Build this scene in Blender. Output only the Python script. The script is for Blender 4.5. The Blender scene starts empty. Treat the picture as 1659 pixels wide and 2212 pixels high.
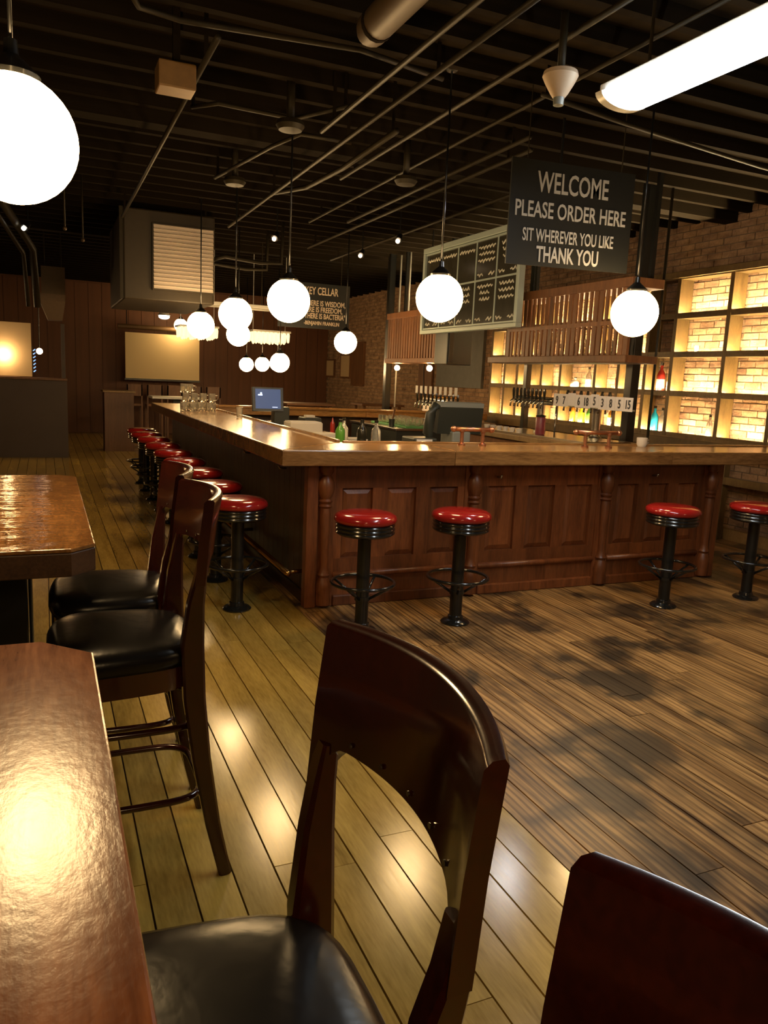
import bpy, bmesh, math, random
from mathutils import Vector, Matrix
random.seed(7)
PI = math.pi
S = bpy.context.scene
COL = S.collection

# ------------------------------------------------------------------ camera
cam_d = bpy.data.cameras.new('camera')
cam = bpy.data.objects.new('camera', cam_d); COL.objects.link(cam)
cam_d.sensor_fit = 'VERTICAL'; cam_d.sensor_height = 36.0; cam_d.sensor_width = 27.0
cam_d.lens = 1665.77 / 2212 * 36.0
cam_d.clip_start = 0.02; cam_d.clip_end = 100
# columns: right, up, back (world axes: x along the bar front, y down the room)
right = Vector((0.91633994, -0.39782116, 0.0453811))
down = Vector((-0.0263833, -0.17308331, -0.98455375))
fwd = Vector((0.39953103, 0.90098862, -0.16909898))
M = Matrix((right, -down, -fwd)).transposed().to_4x4()
M.translation = Vector((0, 0, 1.58))
cam.matrix_world = M
S.camera = cam

# ------------------------------------------------------------------ world, exposure
w = bpy.data.worlds.new('world'); S.world = w; w.use_nodes = True
w.node_tree.nodes['Background'].inputs[0].default_value = (0.02, 0.015, 0.01, 1)
w.node_tree.nodes['Background'].inputs[1].default_value = 0.2
S.view_settings.view_transform = 'Standard'
try: S.view_settings.look = 'None'
except Exception: pass
S.view_settings.gamma = 1.0
S.view_settings.exposure = 0.0
try: S.view_settings.use_curve_mapping = False
except Exception: pass
GLOBE_E = 42.0      # emission of the globe pendants
TUBE_E = 26.0       # emission of the fluorescent lens
LED_E = 520.0        # emission of the strips behind the bottle shelves

# ------------------------------------------------------------------ materials
MATS = {}
def N(nt, t, **kw):
    n = nt.nodes.new(t)
    for k, v in kw.items():
        if k in n.inputs.keys(): n.inputs[k].default_value = v
        else: setattr(n, k, v)
    return n
def base(name):
    m = bpy.data.materials.new(name); m.use_nodes = True
    nt = m.node_tree; b = nt.nodes['Principled BSDF']
    MATS[name] = m
    return m, nt, b
def plain(name, c, rough=.5, metal=0, noise=0.0, scale=20, bump=0.0, spec=None, coat=0):
    m, nt, b = base(name)
    b.inputs['Base Color'].default_value = (*c, 1); b.inputs['Roughness'].default_value = rough
    b.inputs['Metallic'].default_value = metal
    if spec is not None: b.inputs['Specular IOR Level'].default_value = spec
    if coat: b.inputs['Coat Weight'].default_value = coat; b.inputs['Coat Roughness'].default_value = .12
    if noise or bump:
        tc = N(nt, 'ShaderNodeTexCoord'); no = N(nt, 'ShaderNodeTexNoise', Scale=scale, Detail=4)
        nt.links.new(tc.outputs['Object'], no.inputs['Vector'])
        if noise:
            mx = N(nt, 'ShaderNodeMix', data_type='RGBA')
            mx.inputs[6].default_value = (*[x * (1 - noise) for x in c], 1)
            mx.inputs[7].default_value = (*[min(1, x * (1 + noise)) for x in c], 1)
            nt.links.new(no.outputs[0], mx.inputs[0]); nt.links.new(mx.outputs[2], b.inputs['Base Color'])
        if bump:
            bp = N(nt, 'ShaderNodeBump', Strength=bump, Distance=.01)
            nt.links.new(no.outputs[0], bp.inputs['Height']); nt.links.new(bp.outputs[0], b.inputs['Normal'])
    return m
def emit(name, c, s):
    m, nt, b = base(name)
    b.inputs['Base Color'].default_value = (*c, 1)
    b.inputs['Emission Color'].default_value = (*c, 1); b.inputs['Emission Strength'].default_value = s
    return m
def wood(name, dark, light, rough=.35, stretch=(14, 1.2, 14), bump=.05, rvar=.12, coat=0, rand=.25, contrast=(.3, .7), fine=110, bumpscale=None, world=True):
    m, nt, b = base(name); L = nt.links.new
    src = N(nt, 'ShaderNodeNewGeometry').outputs['Position'] if world else N(nt, 'ShaderNodeTexCoord').outputs['Object']
    oi = N(nt, 'ShaderNodeObjectInfo')
    mul = N(nt, 'ShaderNodeMath', operation='MULTIPLY'); mul.inputs[1].default_value = 37.0
    L(oi.outputs['Random'], mul.inputs[0])
    cmb = N(nt, 'ShaderNodeCombineXYZ'); L(mul.outputs[0], cmb.inputs[0]); L(mul.outputs[0], cmb.inputs[1]); L(mul.outputs[0], cmb.inputs[2])
    add = N(nt, 'ShaderNodeVectorMath', operation='ADD'); L(src, add.inputs[0]); L(cmb.outputs[0], add.inputs[1])
    mp = N(nt, 'ShaderNodeMapping'); mp.inputs['Scale'].default_value = stretch; L(add.outputs[0], mp.inputs[0])
    n1 = N(nt, 'ShaderNodeTexNoise', Scale=1.0, Detail=6, Roughness=.6, Distortion=1.2); L(mp.outputs[0], n1.inputs['Vector'])
    mp2 = N(nt, 'ShaderNodeMapping'); k = fine / max(stretch)
    mp2.inputs['Scale'].default_value = [s * k for s in stretch]; L(add.outputs[0], mp2.inputs[0])
    n2 = N(nt, 'ShaderNodeTexNoise', Scale=1.0, Detail=3); L(mp2.outputs[0], n2.inputs['Vector'])
    mixn = N(nt, 'ShaderNodeMath', operation='MULTIPLY_ADD'); mixn.inputs[1].default_value = .35
    L(n2.outputs[0], mixn.inputs[0])
    sc = N(nt, 'ShaderNodeMath', operation='MULTIPLY'); sc.inputs[1].default_value = .65; L(n1.outputs[0], sc.inputs[0]); L(sc.outputs[0], mixn.inputs[2])
    cr = N(nt, 'ShaderNodeValToRGB'); cr.color_ramp.elements[0].position = contrast[0]; cr.color_ramp.elements[1].position = contrast[1]
    cr.color_ramp.elements[0].color = (*dark, 1); cr.color_ramp.elements[1].color = (*light, 1)
    L(mixn.outputs[0], cr.inputs[0])
    hsv = N(nt, 'ShaderNodeHueSaturation'); L(cr.outputs[0], hsv.inputs['Color'])
    mr = N(nt, 'ShaderNodeMapRange'); mr.inputs[3].default_value = 1 - rand; mr.inputs[4].default_value = 1 + rand
    L(oi.outputs['Random'], mr.inputs[0]); L(mr.outputs[0], hsv.inputs['Value'])
    L(hsv.outputs[0], b.inputs['Base Color'])
    rr = N(nt, 'ShaderNodeMapRange'); rr.inputs[3].default_value = rough - rvar * .5; rr.inputs[4].default_value = rough + rvar * .5
    L(mixn.outputs[0], rr.inputs[0]); L(rr.outputs[0], b.inputs['Roughness'])
    bp = N(nt, 'ShaderNodeBump', Strength=bump, Distance=.01); 
    L(mixn.outputs[0], bp.inputs['Height']); L(bp.outputs[0], b.inputs['Normal'])
    if coat: b.inputs['Coat Weight'].default_value = coat; b.inputs['Coat Roughness'].default_value = .1
    return m, nt, b, hsv, bp, rr

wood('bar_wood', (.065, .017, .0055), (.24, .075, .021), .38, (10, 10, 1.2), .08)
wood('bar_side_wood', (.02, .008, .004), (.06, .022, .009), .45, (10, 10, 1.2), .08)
wood('chair_wood', (.011, .0014, .0006), (.048, .0062, .0024), .20, (4, 4, 3), .01, rvar=.05, coat=.6, rand=.05)
wood('pale_wood', (.20, .105, .03), (.42, .26, .09), .45, (8, 8, 2), .05)
wood('shelf_wood', (.085, .048, .014), (.20, .125, .042), .5, (8, 8, 2), .05)
wood('rack_wood', (.10, .035, .011), (.24, .095, .03), .5, (10, 10, 1.5), .05)
wood('light_board', (.21, .125, .022), (.48, .31, .065), .19, (7, .9, 7), .03, rvar=.12, rand=.16)
wood('bench_wood', (.10, .04, .015), (.22, .10, .04), .5, (8, 8, 1), .05)
# dark, worn boards: heavier grain plus grey-black scuff stains with a shape of their own
m, nt, b, hsv, bp, rr = wood('worn_board', (.06, .024, .007), (.46, .26, .09), .40, (7, .55, 7), .05, rvar=.2, rand=.10, contrast=(.36, .60), fine=45)
L = nt.links.new
geo = N(nt, 'ShaderNodeNewGeometry')
mp = N(nt, 'ShaderNodeMapping'); mp.inputs['Rotation'].default_value = (0, 0, -.4); mp.inputs['Scale'].default_value = (2.3, 2.0, 1); L(geo.outputs['Position'], mp.inputs[0])
ns = N(nt, 'ShaderNodeTexNoise', Scale=1.0, Detail=3, Roughness=.55, Distortion=.3); L(mp.outputs[0], ns.inputs['Vector'])
rs = N(nt, 'ShaderNodeValToRGB'); rs.color_ramp.elements[0].position = .48; rs.color_ramp.elements[1].position = .62
rs.color_ramp.elements[0].color = (0, 0, 0, 1); rs.color_ramp.elements[1].color = (.9, .9, .9, 1); L(ns.outputs[0], rs.inputs[0])
mx = N(nt, 'ShaderNodeMix', data_type='RGBA'); L(rs.outputs[0], mx.inputs[0]); L(hsv.outputs[0], mx.inputs[6]); mx.inputs[7].default_value = (.022, .016, .010, 1)
# cathedral grain: strongly distorted bands along each board
oi = N(nt, 'ShaderNodeObjectInfo'); mu = N(nt, 'ShaderNodeMath', operation='MULTIPLY'); mu.inputs[1].default_value = 23.0; L(oi.outputs['Random'], mu.inputs[0])
mp3 = N(nt, 'ShaderNodeMapping'); mp3.inputs['Scale'].default_value = (7.0, .75, 1); L(geo.outputs['Position'], mp3.inputs[0])
cx3 = N(nt, 'ShaderNodeCombineXYZ'); L(mu.outputs[0], cx3.inputs[0]); L(mu.outputs[0], cx3.inputs[1]); L(cx3.outputs[0], mp3.inputs['Location'])
wv = N(nt, 'ShaderNodeTexWave', Scale=1.3, Distortion=7.0, Detail=2.0); wv.inputs['Detail Scale'].default_value = .9; L(mp3.outputs[0], wv.inputs['Vector'])
wr = N(nt, 'ShaderNodeValToRGB'); wr.color_ramp.elements[0].position = .12; wr.color_ramp.elements[0].color = (.42, .36, .30, 1); wr.color_ramp.elements[1].position = .45; wr.color_ramp.elements[1].color = (1, 1, 1, 1); L(wv.outputs['Fac'], wr.inputs[0])
mg = N(nt, 'ShaderNodeMix', data_type='RGBA', blend_type='MULTIPLY'); mg.inputs[0].default_value = .8; L(mx.outputs[2], mg.inputs[6]); L(wr.outputs[0], mg.inputs[7])
L(mg.outputs[2], b.inputs['Base Color'])
# varnished table tops with worn, rippled varnish
for nm, dk, lt, st in (('table_top_red', (.10, .022, .005), (.34, .10, .022), (10, 1.2, 10)), ('table_top_worn', (.12, .045, .012), (.40, .18, .05), (8, 1.5, 8)),
                       ('bar_top_wood', (.10, .045, .014), (.36, .19, .065), (1.2, 8, 8))):
    m, nt, b, hsv, bp, rr = wood(nm, dk, lt, .12 if nm == 'table_top_worn' else .20, st, .03, rvar=.1, rand=.05)
    L = nt.links.new
    geo = N(nt, 'ShaderNodeNewGeometry')
    mp = N(nt, 'ShaderNodeMapping'); mp.inputs['Scale'].default_value = {'table_top_red': (40, 26, 40), 'table_top_worn': (4, 13, 4), 'bar_top_wood': (10, 10, 10)}[nm]; L(geo.outputs['Position'], mp.inputs[0])
    nw = N(nt, 'ShaderNodeTexNoise', Scale=1.0, Detail=4, Roughness=.6); L(mp.outputs[0], nw.inputs['Vector'])
    b2 = N(nt, 'ShaderNodeBump', Strength={'table_top_red': .045, 'table_top_worn': .6, 'bar_top_wood': .06}[nm], Distance=.012); L(nw.outputs[0], b2.inputs['Height']); L(bp.outputs[0], b2.inputs['Normal'])
    L(b2.outputs[0], b.inputs['Normal'])
wood('table_edge', (.03, .012, .004), (.09, .04, .015), .4, (8, 2, 8), .1)

plain('black_metal', (.012, .012, .011), .28, .3, coat=.3)
plain('black_gloss', (.010, .010, .009), .18, 0, coat=.5)
plain('red_vinyl', (.30, .012, .010), .16, 0, noise=.15, scale=6, coat=.5)
plain('black_leather', (.006, .005, .004), .27, 0, noise=.2, scale=40, bump=.06, spec=.3)
plain('ceiling_paint', (.020, .0135, .0065), .9, 0, noise=.35, scale=6, spec=.05)
plain('joist_paint', (.013, .009, .0048), .95, 0, noise=.4, scale=8, spec=.05)
plain('pipe_paint', (.026, .020, .010), .5, .1, noise=.2, spec=.2)
plain('duct_paint', (.07, .042, .016), .5, .2, noise=.2)
plain('duct_box_paint', (.20, .11, .035), .5, .1, noise=.2)
plain('unit_paint', (.028, .018, .006), .6, 0, noise=.2)
plain('brown_paint', (.10, .055, .02), .5, 0, noise=.2)
plain('mortar', (.16, .12, .085), .9, 0, noise=.3, scale=30)
plain('wall_paint', (.07, .035, .018), .7, 0, noise=.3, scale=3)
plain('back_wall_paint', (.14, .052, .018), .6, 0, noise=.35, scale=2)
plain('grey_board', (.13, .125, .105), .5, 0, noise=.25, scale=9)
plain('sign_black', (.012, .013, .012), .45)
plain('letter_white', (.42, .42, .41), .6)
plain('letter_tan', (.62, .50, .38), .6)
plain('ink_black', (.02, .02, .025), .6)
plain('card_white', (.62, .58, .55), .6)
plain('frame_grey', (.48, .57, .53), .35, .1)
plain('chalk_board', (.045, .042, .030), .22, 0, noise=.4, scale=5)
plain('chalk', (.85, .83, .70), .8)
plain('white_metal', (.6, .58, .52), .35, .1)
plain('louvre_white', (.82, .72, .62), .6)
plain('screen_fabric', (.72, .56, .30), .8)
plain('brass', (.55, .32, .10), .25, 1)
plain('copper', (.50, .23, .13), .3, .9, noise=.2)
plain('steel', (.55, .53, .48), .22, 1)
plain('dark_plastic', (.025, .028, .022), .4)
plain('grey_plastic', (.20, .21, .19), .45)
plain('paper', (.62, .56, .48), .8)
plain('mat_green', (.09, .30, .09), .6)
plain('ceramic', (.62, .56, .48), .25)
plain('beige_panel', (.55, .40, .22), .7, 0, noise=.1, scale=3)
plain('mauve_panel', (.055, .037, .027), .6, 0, noise=.15, scale=3)
plain('smoke_plastic', (.5, .38, .26), .5)
plain('bottle_blue', (.02, .35, .55), .15)
plain('bottle_red', (.35, .03, .02), .15)
plain('bottle_amber', (.40, .18, .02), .12)
plain('bottle_green', (.10, .28, .04), .12)
plain('bottle_yellow', (.65, .50, .03), .2)
plain('bottle_dark', (.02, .018, .012), .15)
plain('maroon', (.16, .02, .03), .4)
m, nt, b = base('clear_glass')
b.inputs['Base Color'].default_value = (.9, .87, .78, 1); b.inputs['Roughness'].default_value = .06
b.inputs['Transmission Weight'].default_value = .85; b.inputs['IOR'].default_value = 1.3
emit('globe_light', (1.0, .66, .30), GLOBE_E)
emit('far_globe_light', (1.0, .66, .30), 34)
emit('tube_light', (.90, .97, 1.0), TUBE_E)
emit('led_light', (1.0, .76, .40), LED_E)
emit('bulb_light', (1.0, .62, .26), 220)
emit('wall_lamp_light', (1.0, .66, .32), 60)
emit('spot_light', (1.0, .70, .42), 12)
emit('white_spot_light', (1.0, .95, .8), 14)
emit('added_lamp_light', (.95, .97, 1.0), 85)
emit('crystal_light', (1.0, .80, .45), 1.2)
emit('monitor_light', (.05, .10, .28), .35)
emit('icon_light', (.6, .75, 1.0), 1.2)
emit('neon_blue', (.25, .5, 1.0), 1.0)
# brick: colour varies per object and with a noise along the wall
m, nt, b = base('brick'); L = nt.links.new
geo = N(nt, 'ShaderNodeNewGeometry'); mp = N(nt, 'ShaderNodeMapping'); mp.inputs['Scale'].default_value = (1, 4.7, 13.3); L(geo.outputs['Position'], mp.inputs[0])
nz = N(nt, 'ShaderNodeTexNoise', Scale=1.0, Detail=2); L(mp.outputs[0], nz.inputs['Vector'])
n2 = N(nt, 'ShaderNodeTexNoise', Scale=45, Detail=4); L(geo.outputs['Position'], n2.inputs['Vector'])
cr = N(nt, 'ShaderNodeValToRGB'); e = cr.color_ramp.elements; e[0].position = .3; e[0].color = (.17, .085, .042, 1); e[1].position = .7; e[1].color = (.58, .36, .20, 1)
oi = N(nt, 'ShaderNodeObjectInfo'); ad = N(nt, 'ShaderNodeMath', operation='MULTIPLY_ADD'); ad.inputs[1].default_value = .35; L(oi.outputs['Random'], ad.inputs[0]); 
sb = N(nt, 'ShaderNodeMath', operation='MULTIPLY'); sb.inputs[1].default_value = .75; L(nz.outputs[0], sb.inputs[0]); L(sb.outputs[0], ad.inputs[2]); L(ad.outputs[0], cr.inputs[0])
mx = N(nt, 'ShaderNodeMix', data_type='RGBA', blend_type='MULTIPLY'); mx.inputs[0].default_value = .6; L(cr.outputs[0], mx.inputs[6]); L(n2.outputs[0], mx.inputs[7])
L(mx.outputs[2], b.inputs['Base Color']); b.inputs['Roughness'].default_value = .85
bp = N(nt, 'ShaderNodeBump', Strength=.5, Distance=.01); L(n2.outputs[0], bp.inputs['Height']); L(bp.outputs[0], b.inputs['Normal'])

# ------------------------------------------------------------------ builders
def wloc(o):
    v = Vector((0, 0, 0))
    while o is not None: v += Vector(o.location); o = o.parent
    return v
class MB:
    def __init__(s): s.bm = bmesh.new()
    def box(s, x0, x1, y0, y1, z0, z1, bev=0, seg=2):
        vs = [s.bm.verts.new(p) for p in ((x0,y0,z0),(x1,y0,z0),(x1,y1,z0),(x0,y1,z0),(x0,y0,z1),(x1,y0,z1),(x1,y1,z1),(x0,y1,z1))]
        fs = [s.bm.faces.new([vs[i] for i in q]) for q in ((3,2,1,0),(4,5,6,7),(0,1,5,4),(1,2,6,5),(2,3,7,6),(3,0,4,7))]
        if bev:
            es = list({e for f in fs for e in f.edges})
            bmesh.ops.bevel(s.bm, geom=es, offset=bev, segments=seg, affect='EDGES', profile=.5)
        return s
    def prism(s, pts, z0, z1, bev=0, seg=2):          # polygon in xy, extruded in z
        n = len(pts)
        a = [s.bm.verts.new((p[0], p[1], z0)) for p in pts]; c = [s.bm.verts.new((p[0], p[1], z1)) for p in pts]
        fs = [s.bm.faces.new(a[::-1]), s.bm.faces.new(c)]
        for i in range(n): fs.append(s.bm.faces.new((a[i], a[(i+1) % n], c[(i+1) % n], c[i])))
        if bev:
            es = list({e for f in fs[:2] for e in f.edges})
            bmesh.ops.bevel(s.bm, geom=es, offset=bev, segments=seg, affect='EDGES', profile=.5)
        return s
    def lathe(s, prof, c=(0, 0, 0), n=24, axis='z'):   # prof: (radius, height)
        rings = []
        for r, h in prof:
            ring = []
            for i in range(n):
                a = 2 * PI * i / n
                p = (r * math.cos(a), r * math.sin(a), h)
                if axis == 'y': p = (p[0], h, p[1])
                if axis == 'x': p = (h, p[0], p[1])
                ring.append(s.bm.verts.new((p[0] + c[0], p[1] + c[1], p[2] + c[2])))
            rings.append(ring)
        for a, b_ in zip(rings, rings[1:]):
            for i in range(n): s.bm.faces.new((a[i], a[(i+1) % n], b_[(i+1) % n], b_[i]))
        s.bm.faces.new(rings[0][::-1]); s.bm.faces.new(rings[-1])
        return s
    def tube(s, pts, r, n=8, closed=False, rect=None):  # round (or rectangular: rect = list of (half a, half b)) sweep
        pts = [Vector(p) for p in pts]; m = len(pts); rings = []
        for i, p in enumerate(pts):
            if closed: t = pts[(i+1) % m] - pts[i-1]
            else: t = pts[min(i+1, m-1)] - pts[max(i-1, 0)]
            t.normalize()
            up = Vector((0, 0, 1)) if abs(t.z) < .95 else Vector((0, 1, 0))
            if rect: up = Vector((0, 1, 0))
            u = t.cross(up).normalized(); v = u.cross(t).normalized()
            rr_ = r[i] if isinstance(r, (list, tuple)) else r
            if rect:
                ha, hb = rect[i]; c = min(ha, hb) * .35
                ring = [p + u*a + v*b_ for a, b_ in ((ha-c, hb), (ha, hb-c), (ha, -hb+c), (ha-c, -hb), (-ha+c, -hb), (-ha, -hb+c), (-ha, hb-c), (-ha+c, hb))]
            else: ring = [p + (u * math.cos(2*PI*k/n) + v * math.sin(2*PI*k/n)) * rr_ for k in range(n)]
            rings.append([s.bm.verts.new(q) for q in ring])
        k = len(rings[0])
        for i in range(m if closed else m - 1):
            a, b_ = rings[i], rings[(i+1) % m]
            for j in range(k): s.bm.faces.new((a[j], a[(j+1) % k], b_[(j+1) % k], b_[j]))
        if not closed: s.bm.faces.new(rings[0][::-1]); s.bm.faces.new(rings[-1])
        return s
    def sphere(s, c, r, u=24, v=14, sz=1):
        prof = [(max(r * math.sin(PI * i / v), r*.02), -r * sz * math.cos(PI * i / v)) for i in range(v + 1)]
        return s.lathe(prof, c, u)
    def poly(s, vs, fs):
        b_ = [s.bm.verts.new(v) for v in vs]
        for f in fs: s.bm.faces.new([b_[i] for i in f])
        return s
    def build(s, name, mat, parent=None, smooth=False):
        bmesh.ops.recalc_face_normals(s.bm, faces=s.bm.faces[:])
        me = bpy.data.meshes.new(name)
        if parent is not None: bmesh.ops.translate(s.bm, verts=s.bm.verts[:], vec=-wloc(parent))
        s.bm.to_mesh(me); s.bm.free()
        if smooth is True:
            me.polygons.foreach_set('use_smooth', [True] * len(me.polygons))
        elif smooth:
            me.polygons.foreach_set('use_smooth', [True] * len(me.polygons))
            me.set_sharp_from_angle(angle=smooth)
        me.materials.append(MATS[mat])
        o = bpy.data.objects.new(name, me); COL.objects.link(o)
        if parent is not None: o.parent = parent
        return o
def thing(name, label, cat, loc, group=None):
    o = bpy.data.objects.new(name, None); COL.objects.link(o); o.location = loc
    o.empty_display_size = .1
    return tag(o, label, cat, group)
def tag(o, label, cat, group=None):
    o['label'] = label; o['category'] = cat
    if group: o['group'] = group
    return o
def struct(o, label=None):
    o['kind'] = 'structure'
    if label: o['label'] = label
    return o
def kids(o): return [c for c in COL.objects if c.parent is o]
def copy_tree(o, parent=None):
    c = o.copy(); COL.objects.link(c); c.parent = parent
    for k in kids(o): copy_tree(k, c)
    return c
def box(name, mat, parent, *a, **k): return MB().box(*a, **k).build(name, mat, parent)
SM = math.radians(40)
def text(name, body, mat, parent, origin, xdir, ydir, height, xs=1.0, bold=.0, align='LEFT', depth=.002, width=None):
    """flat raised lettering: origin = baseline point, xdir / ydir = writing directions in the world"""
    cu = bpy.data.curves.new(name, 'FONT'); cu.body = body; cu.size = 1; cu.align_x = 'LEFT'; cu.extrude = .01; cu.offset = bold
    cu.resolution_u = 3
    tmp = bpy.data.objects.new('tmp', cu); COL.objects.link(tmp)
    bpy.context.view_layer.update()
    me = bpy.data.meshes.new_from_object(tmp.evaluated_get(bpy.context.evaluated_depsgraph_get()))
    bpy.data.objects.remove(tmp); bpy.data.curves.remove(cu)
    xs_ = [v.co.x for v in me.vertices]; ys_ = [v.co.y for v in me.vertices]
    x0, x1, y0, y1 = min(xs_), max(xs_), 0, .73
    sy = height / (y1 - y0); sx = (width / (x1 - x0)) if width else sy * xs
    xd = Vector(xdir).normalized(); yd = Vector(ydir).normalized(); zd = xd.cross(yd)
    sh = {'LEFT': x0, 'CENTER': (x0 + x1) / 2, 'RIGHT': x1}[align]
    org = Vector(origin) - wloc(parent)
    for v in me.vertices:
        v.co = org + xd * ((v.co.x - sh) * sx) + yd * (v.co.y * sy) + zd * (v.co.z * depth * 100)
    me.materials.clear(); me.materials.append(MATS[mat])
    o = bpy.data.objects.new(name, me); COL.objects.link(o); o.parent = parent
    return o

# ------------------------------------------------------------------ the room
XL, XR, YN, YB, ZC = -3.2, 7.0, -3.0, 20.0, 3.62
floor = struct(box('floor', 'table_edge', None, XL - .1, XR + .1, YN - .1, YB + .1, -.12, -.022), 'wooden plank floor, pale varnished boards meeting dark worn boards')
unit = {}
def unit_box(mat):
    if mat not in unit:
        o = MB().box(-.5, .5, -.5, .5, -.5, .5).build('u', mat); unit[mat] = o.data; bpy.data.objects.remove(o)
    return unit[mat]
def piece(name, mat, parent, x0, x1, y0, y1, z0, z1):
    o = bpy.data.objects.new(name, unit_box(mat)); COL.objects.link(o); o.parent = parent
    o.location = Vector(((x0+x1)/2, (y0+y1)/2, (z0+z1)/2)) - wloc(parent); o.scale = (x1-x0, y1-y0, z1-z0)
    return o
PW = .1305
rest = {'light_board': MB(), 'worn_board': MB()}
nplank = 0
i = 0; x = -3.14 + .0
while x < XR - .01:
    xa, xb = x, min(x + PW, XR)
    mat = 'light_board' if xb < 1.56 else 'worn_board'
    y = YN - random.random() * 2
    while y < YB:
        ln = random.uniform(1.6, 3.4); ya, yb = max(y, YN), min(y + ln, YB); y += ln
        if yb - ya < .05: continue
        dz = random.uniform(-.0012, .0)
        bx = (xa + .003, xb - .003, ya + .0015, yb - .0015, -.022, dz)
        front = xb > .25 and yb > 1.1 and ya < 4.95 and ya > -2 and (xa < .28 * ya + 6.0)
        hall = .2 < xb < 1.66 and ya > 3 and ya < 17.5
        side = xb > 5.3 and ya < 7 and yb > 3
        if (front or hall or side) and nplank < 298:
            piece('plank', mat, floor, *bx); nplank += 1
        else: rest[mat].box(*bx)
    x += PW
for k, mb in rest.items():
    o = mb.build('plank_field', k, floor); o['kind'] = 'stuff'

ceiling = struct(box('ceiling', 'ceiling_paint', None, XL - .1, XR + .1, YN - .1, YB + .1, ZC, ZC + .1), 'black painted open ceiling with joists')
y = .3
while y < YB:
    piece('joist', 'joist_paint', ceiling, XL, XR, y, y + .06, ZC - .10, ZC)
    y += .36
for yy in (6.6, 12.4):
    piece('girder', 'joist_paint', ceiling, XL, XR, yy, yy + .18, ZC - .17, ZC - .02)

wall_left = struct(box('wall_left', 'wall_paint', None, XL - .1, XL, YN, YB, 0, ZC), 'dark painted side wall')
wall_front = struct(box('wall_front', 'wall_paint', None, XL, XR, YN - .1, YN, 0, ZC), 'dark painted end wall')
wall_back = struct(box('wall_back', 'back_wall_paint', None, XL, XR, YB, YB + .1, 0, ZC), 'reddish brown boarded back wall')
x = XL
while x < XR - .1:
    piece('wall_board', 'back_wall_paint', wall_back, x + .006, min(x + .30, XR) - .006, YB - .02, YB + .01, .0, ZC - .12)
    x += .30
wall_right = struct(box('wall_right', 'mortar', None, XR, XR + .15, YN, YB, 0, ZC), 'old brick side wall behind the bar')
mb = MB(); nb = 0; row = 0; z = .01
while z < ZC - .08:
    y = YN + (row % 2) * .105
    while y < YB - .2:
        j = random.uniform(-.004, .004); d = random.uniform(.006, .016)
        bx = (XR - d, XR + .02, y + .005, y + .205, z, z + .065)
        near = 4.75 < y < 7.05 and 1.05 < z + j < 3.0
        if near and nb < 299: piece('brick', 'brick', wall_right, *bx); nb += 1
        else: mb.box(*bx)
        y += .21
    z += .075; row += 1
o = mb.build('brick_field', 'brick', wall_right); o['kind'] = 'stuff'
# boarded grey panel on the brick between the two shelf ends
gp = tag(box('wall_panel', 'grey_board', None, 6.93, 6.99, 11.75, 13.45, 1.5, 3.3), 'large grey chalk-coloured board on the brick wall above glass tags', 'board')
# plain skirting along the brick
struct(box('baseboard_right', 'pale_wood', None, 6.9, 6.985, 4.0, 11.6, 0, .12), 'pale wooden skirting under the bottle shelves')

# ------------------------------------------------------------------ ceiling services
def pipe(name, label, pts, r, mat='pipe_paint', group=None):
    t = thing(name, label, 'pipe', pts[0], group)
    MB().tube(pts, r, 8).build('pipe_run', mat, t, True)
    if name == 'conduit':
        for p in (Vector(pts[0]).lerp(Vector(pts[1]), .06), Vector(pts[-1]).lerp(Vector(pts[-2]), .06)):
            if p.z > 3.2: MB().box(p.x - .012, p.x + .012, p.y - .002, p.y + .002, p.z, ZC).build('strap', 'joist_paint', t)
    return t
pipe('conduit', 'thin straight conduit running down the room past the square junction box', [(.88, 4.4, 3.3), (.88, 9.85, 3.3)], .018)
pipe('conduit', 'long conduit under the joists over the bar corner', [(2.04, 1.5, 3.27), (2.04, 9.5, 3.27)], .016)
pipe('conduit', 'conduit closest to the fat ceiling duct', [(1.86, 1.2, 3.3), (1.86, 5.6, 3.3)], .016)
pipe('conduit', 'conduit bent into an arc above the menu board', [(2.27, 5.2, 3.27), (2.29, 6.3, 3.27), (2.26, 7.2, 3.29), (2.1, 7.8, 3.33)], .022)
pipe('conduit', 'conduit running toward the smoke detector over the floor', [(2.52, 1.0, 3.36), (2.52, 7.0, 3.36)], .016)
pipe('conduit', 'conduit crossing toward the brick wall over the welcome sign', [(2.9, 4.4, 3.38), (3.6, 4.5, 3.36), (5.2, 4.75, 3.36), (6.95, 4.9, 3.36)], .016)
pipe('conduit', 'conduit along the joists right of the welcome sign', [(3.0, 2.0, 3.42), (3.0, 9.4, 3.42)], .014)
pipe('conduit', 'short kinked conduit under a joist close to the front globe', [(.42, 4.35, 3.42), (.5, 4.55, 3.42), (.72, 4.6, 3.42), (1.7, 4.46, 3.42), (2.3, 4.6, 3.42)], .016)
pipe('conduit', 'kinked conduit one joist farther than the short kinked one', [(1.0, 5.9, 3.4), (1.15, 5.72, 3.4), (1.7, 5.75, 3.4), (1.95, 5.3, 3.4)], .016)
pipe('conduit', 'conduit ending in a hook over the long side of the bar', [(1.5, 7.6, 3.35), (1.7, 6.3, 3.35), (1.8, 5.9, 3.35), (2.2, 5.9, 3.35)], .016)
pipe('conduit', 'bundle pipe slanting down at the dark corner, thicker one', [(-.55, 8.0, 3.38), (-.1, 12.6, 3.2), (-.06, 12.8, 2.4)], .05)
pipe('conduit', 'bundle pipe slanting down at the dark corner, thinner one', [(-.68, 8.0, 3.4), (-.22, 12.4, 3.1), (-.18, 12.7, 2.4)], .03)
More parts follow.
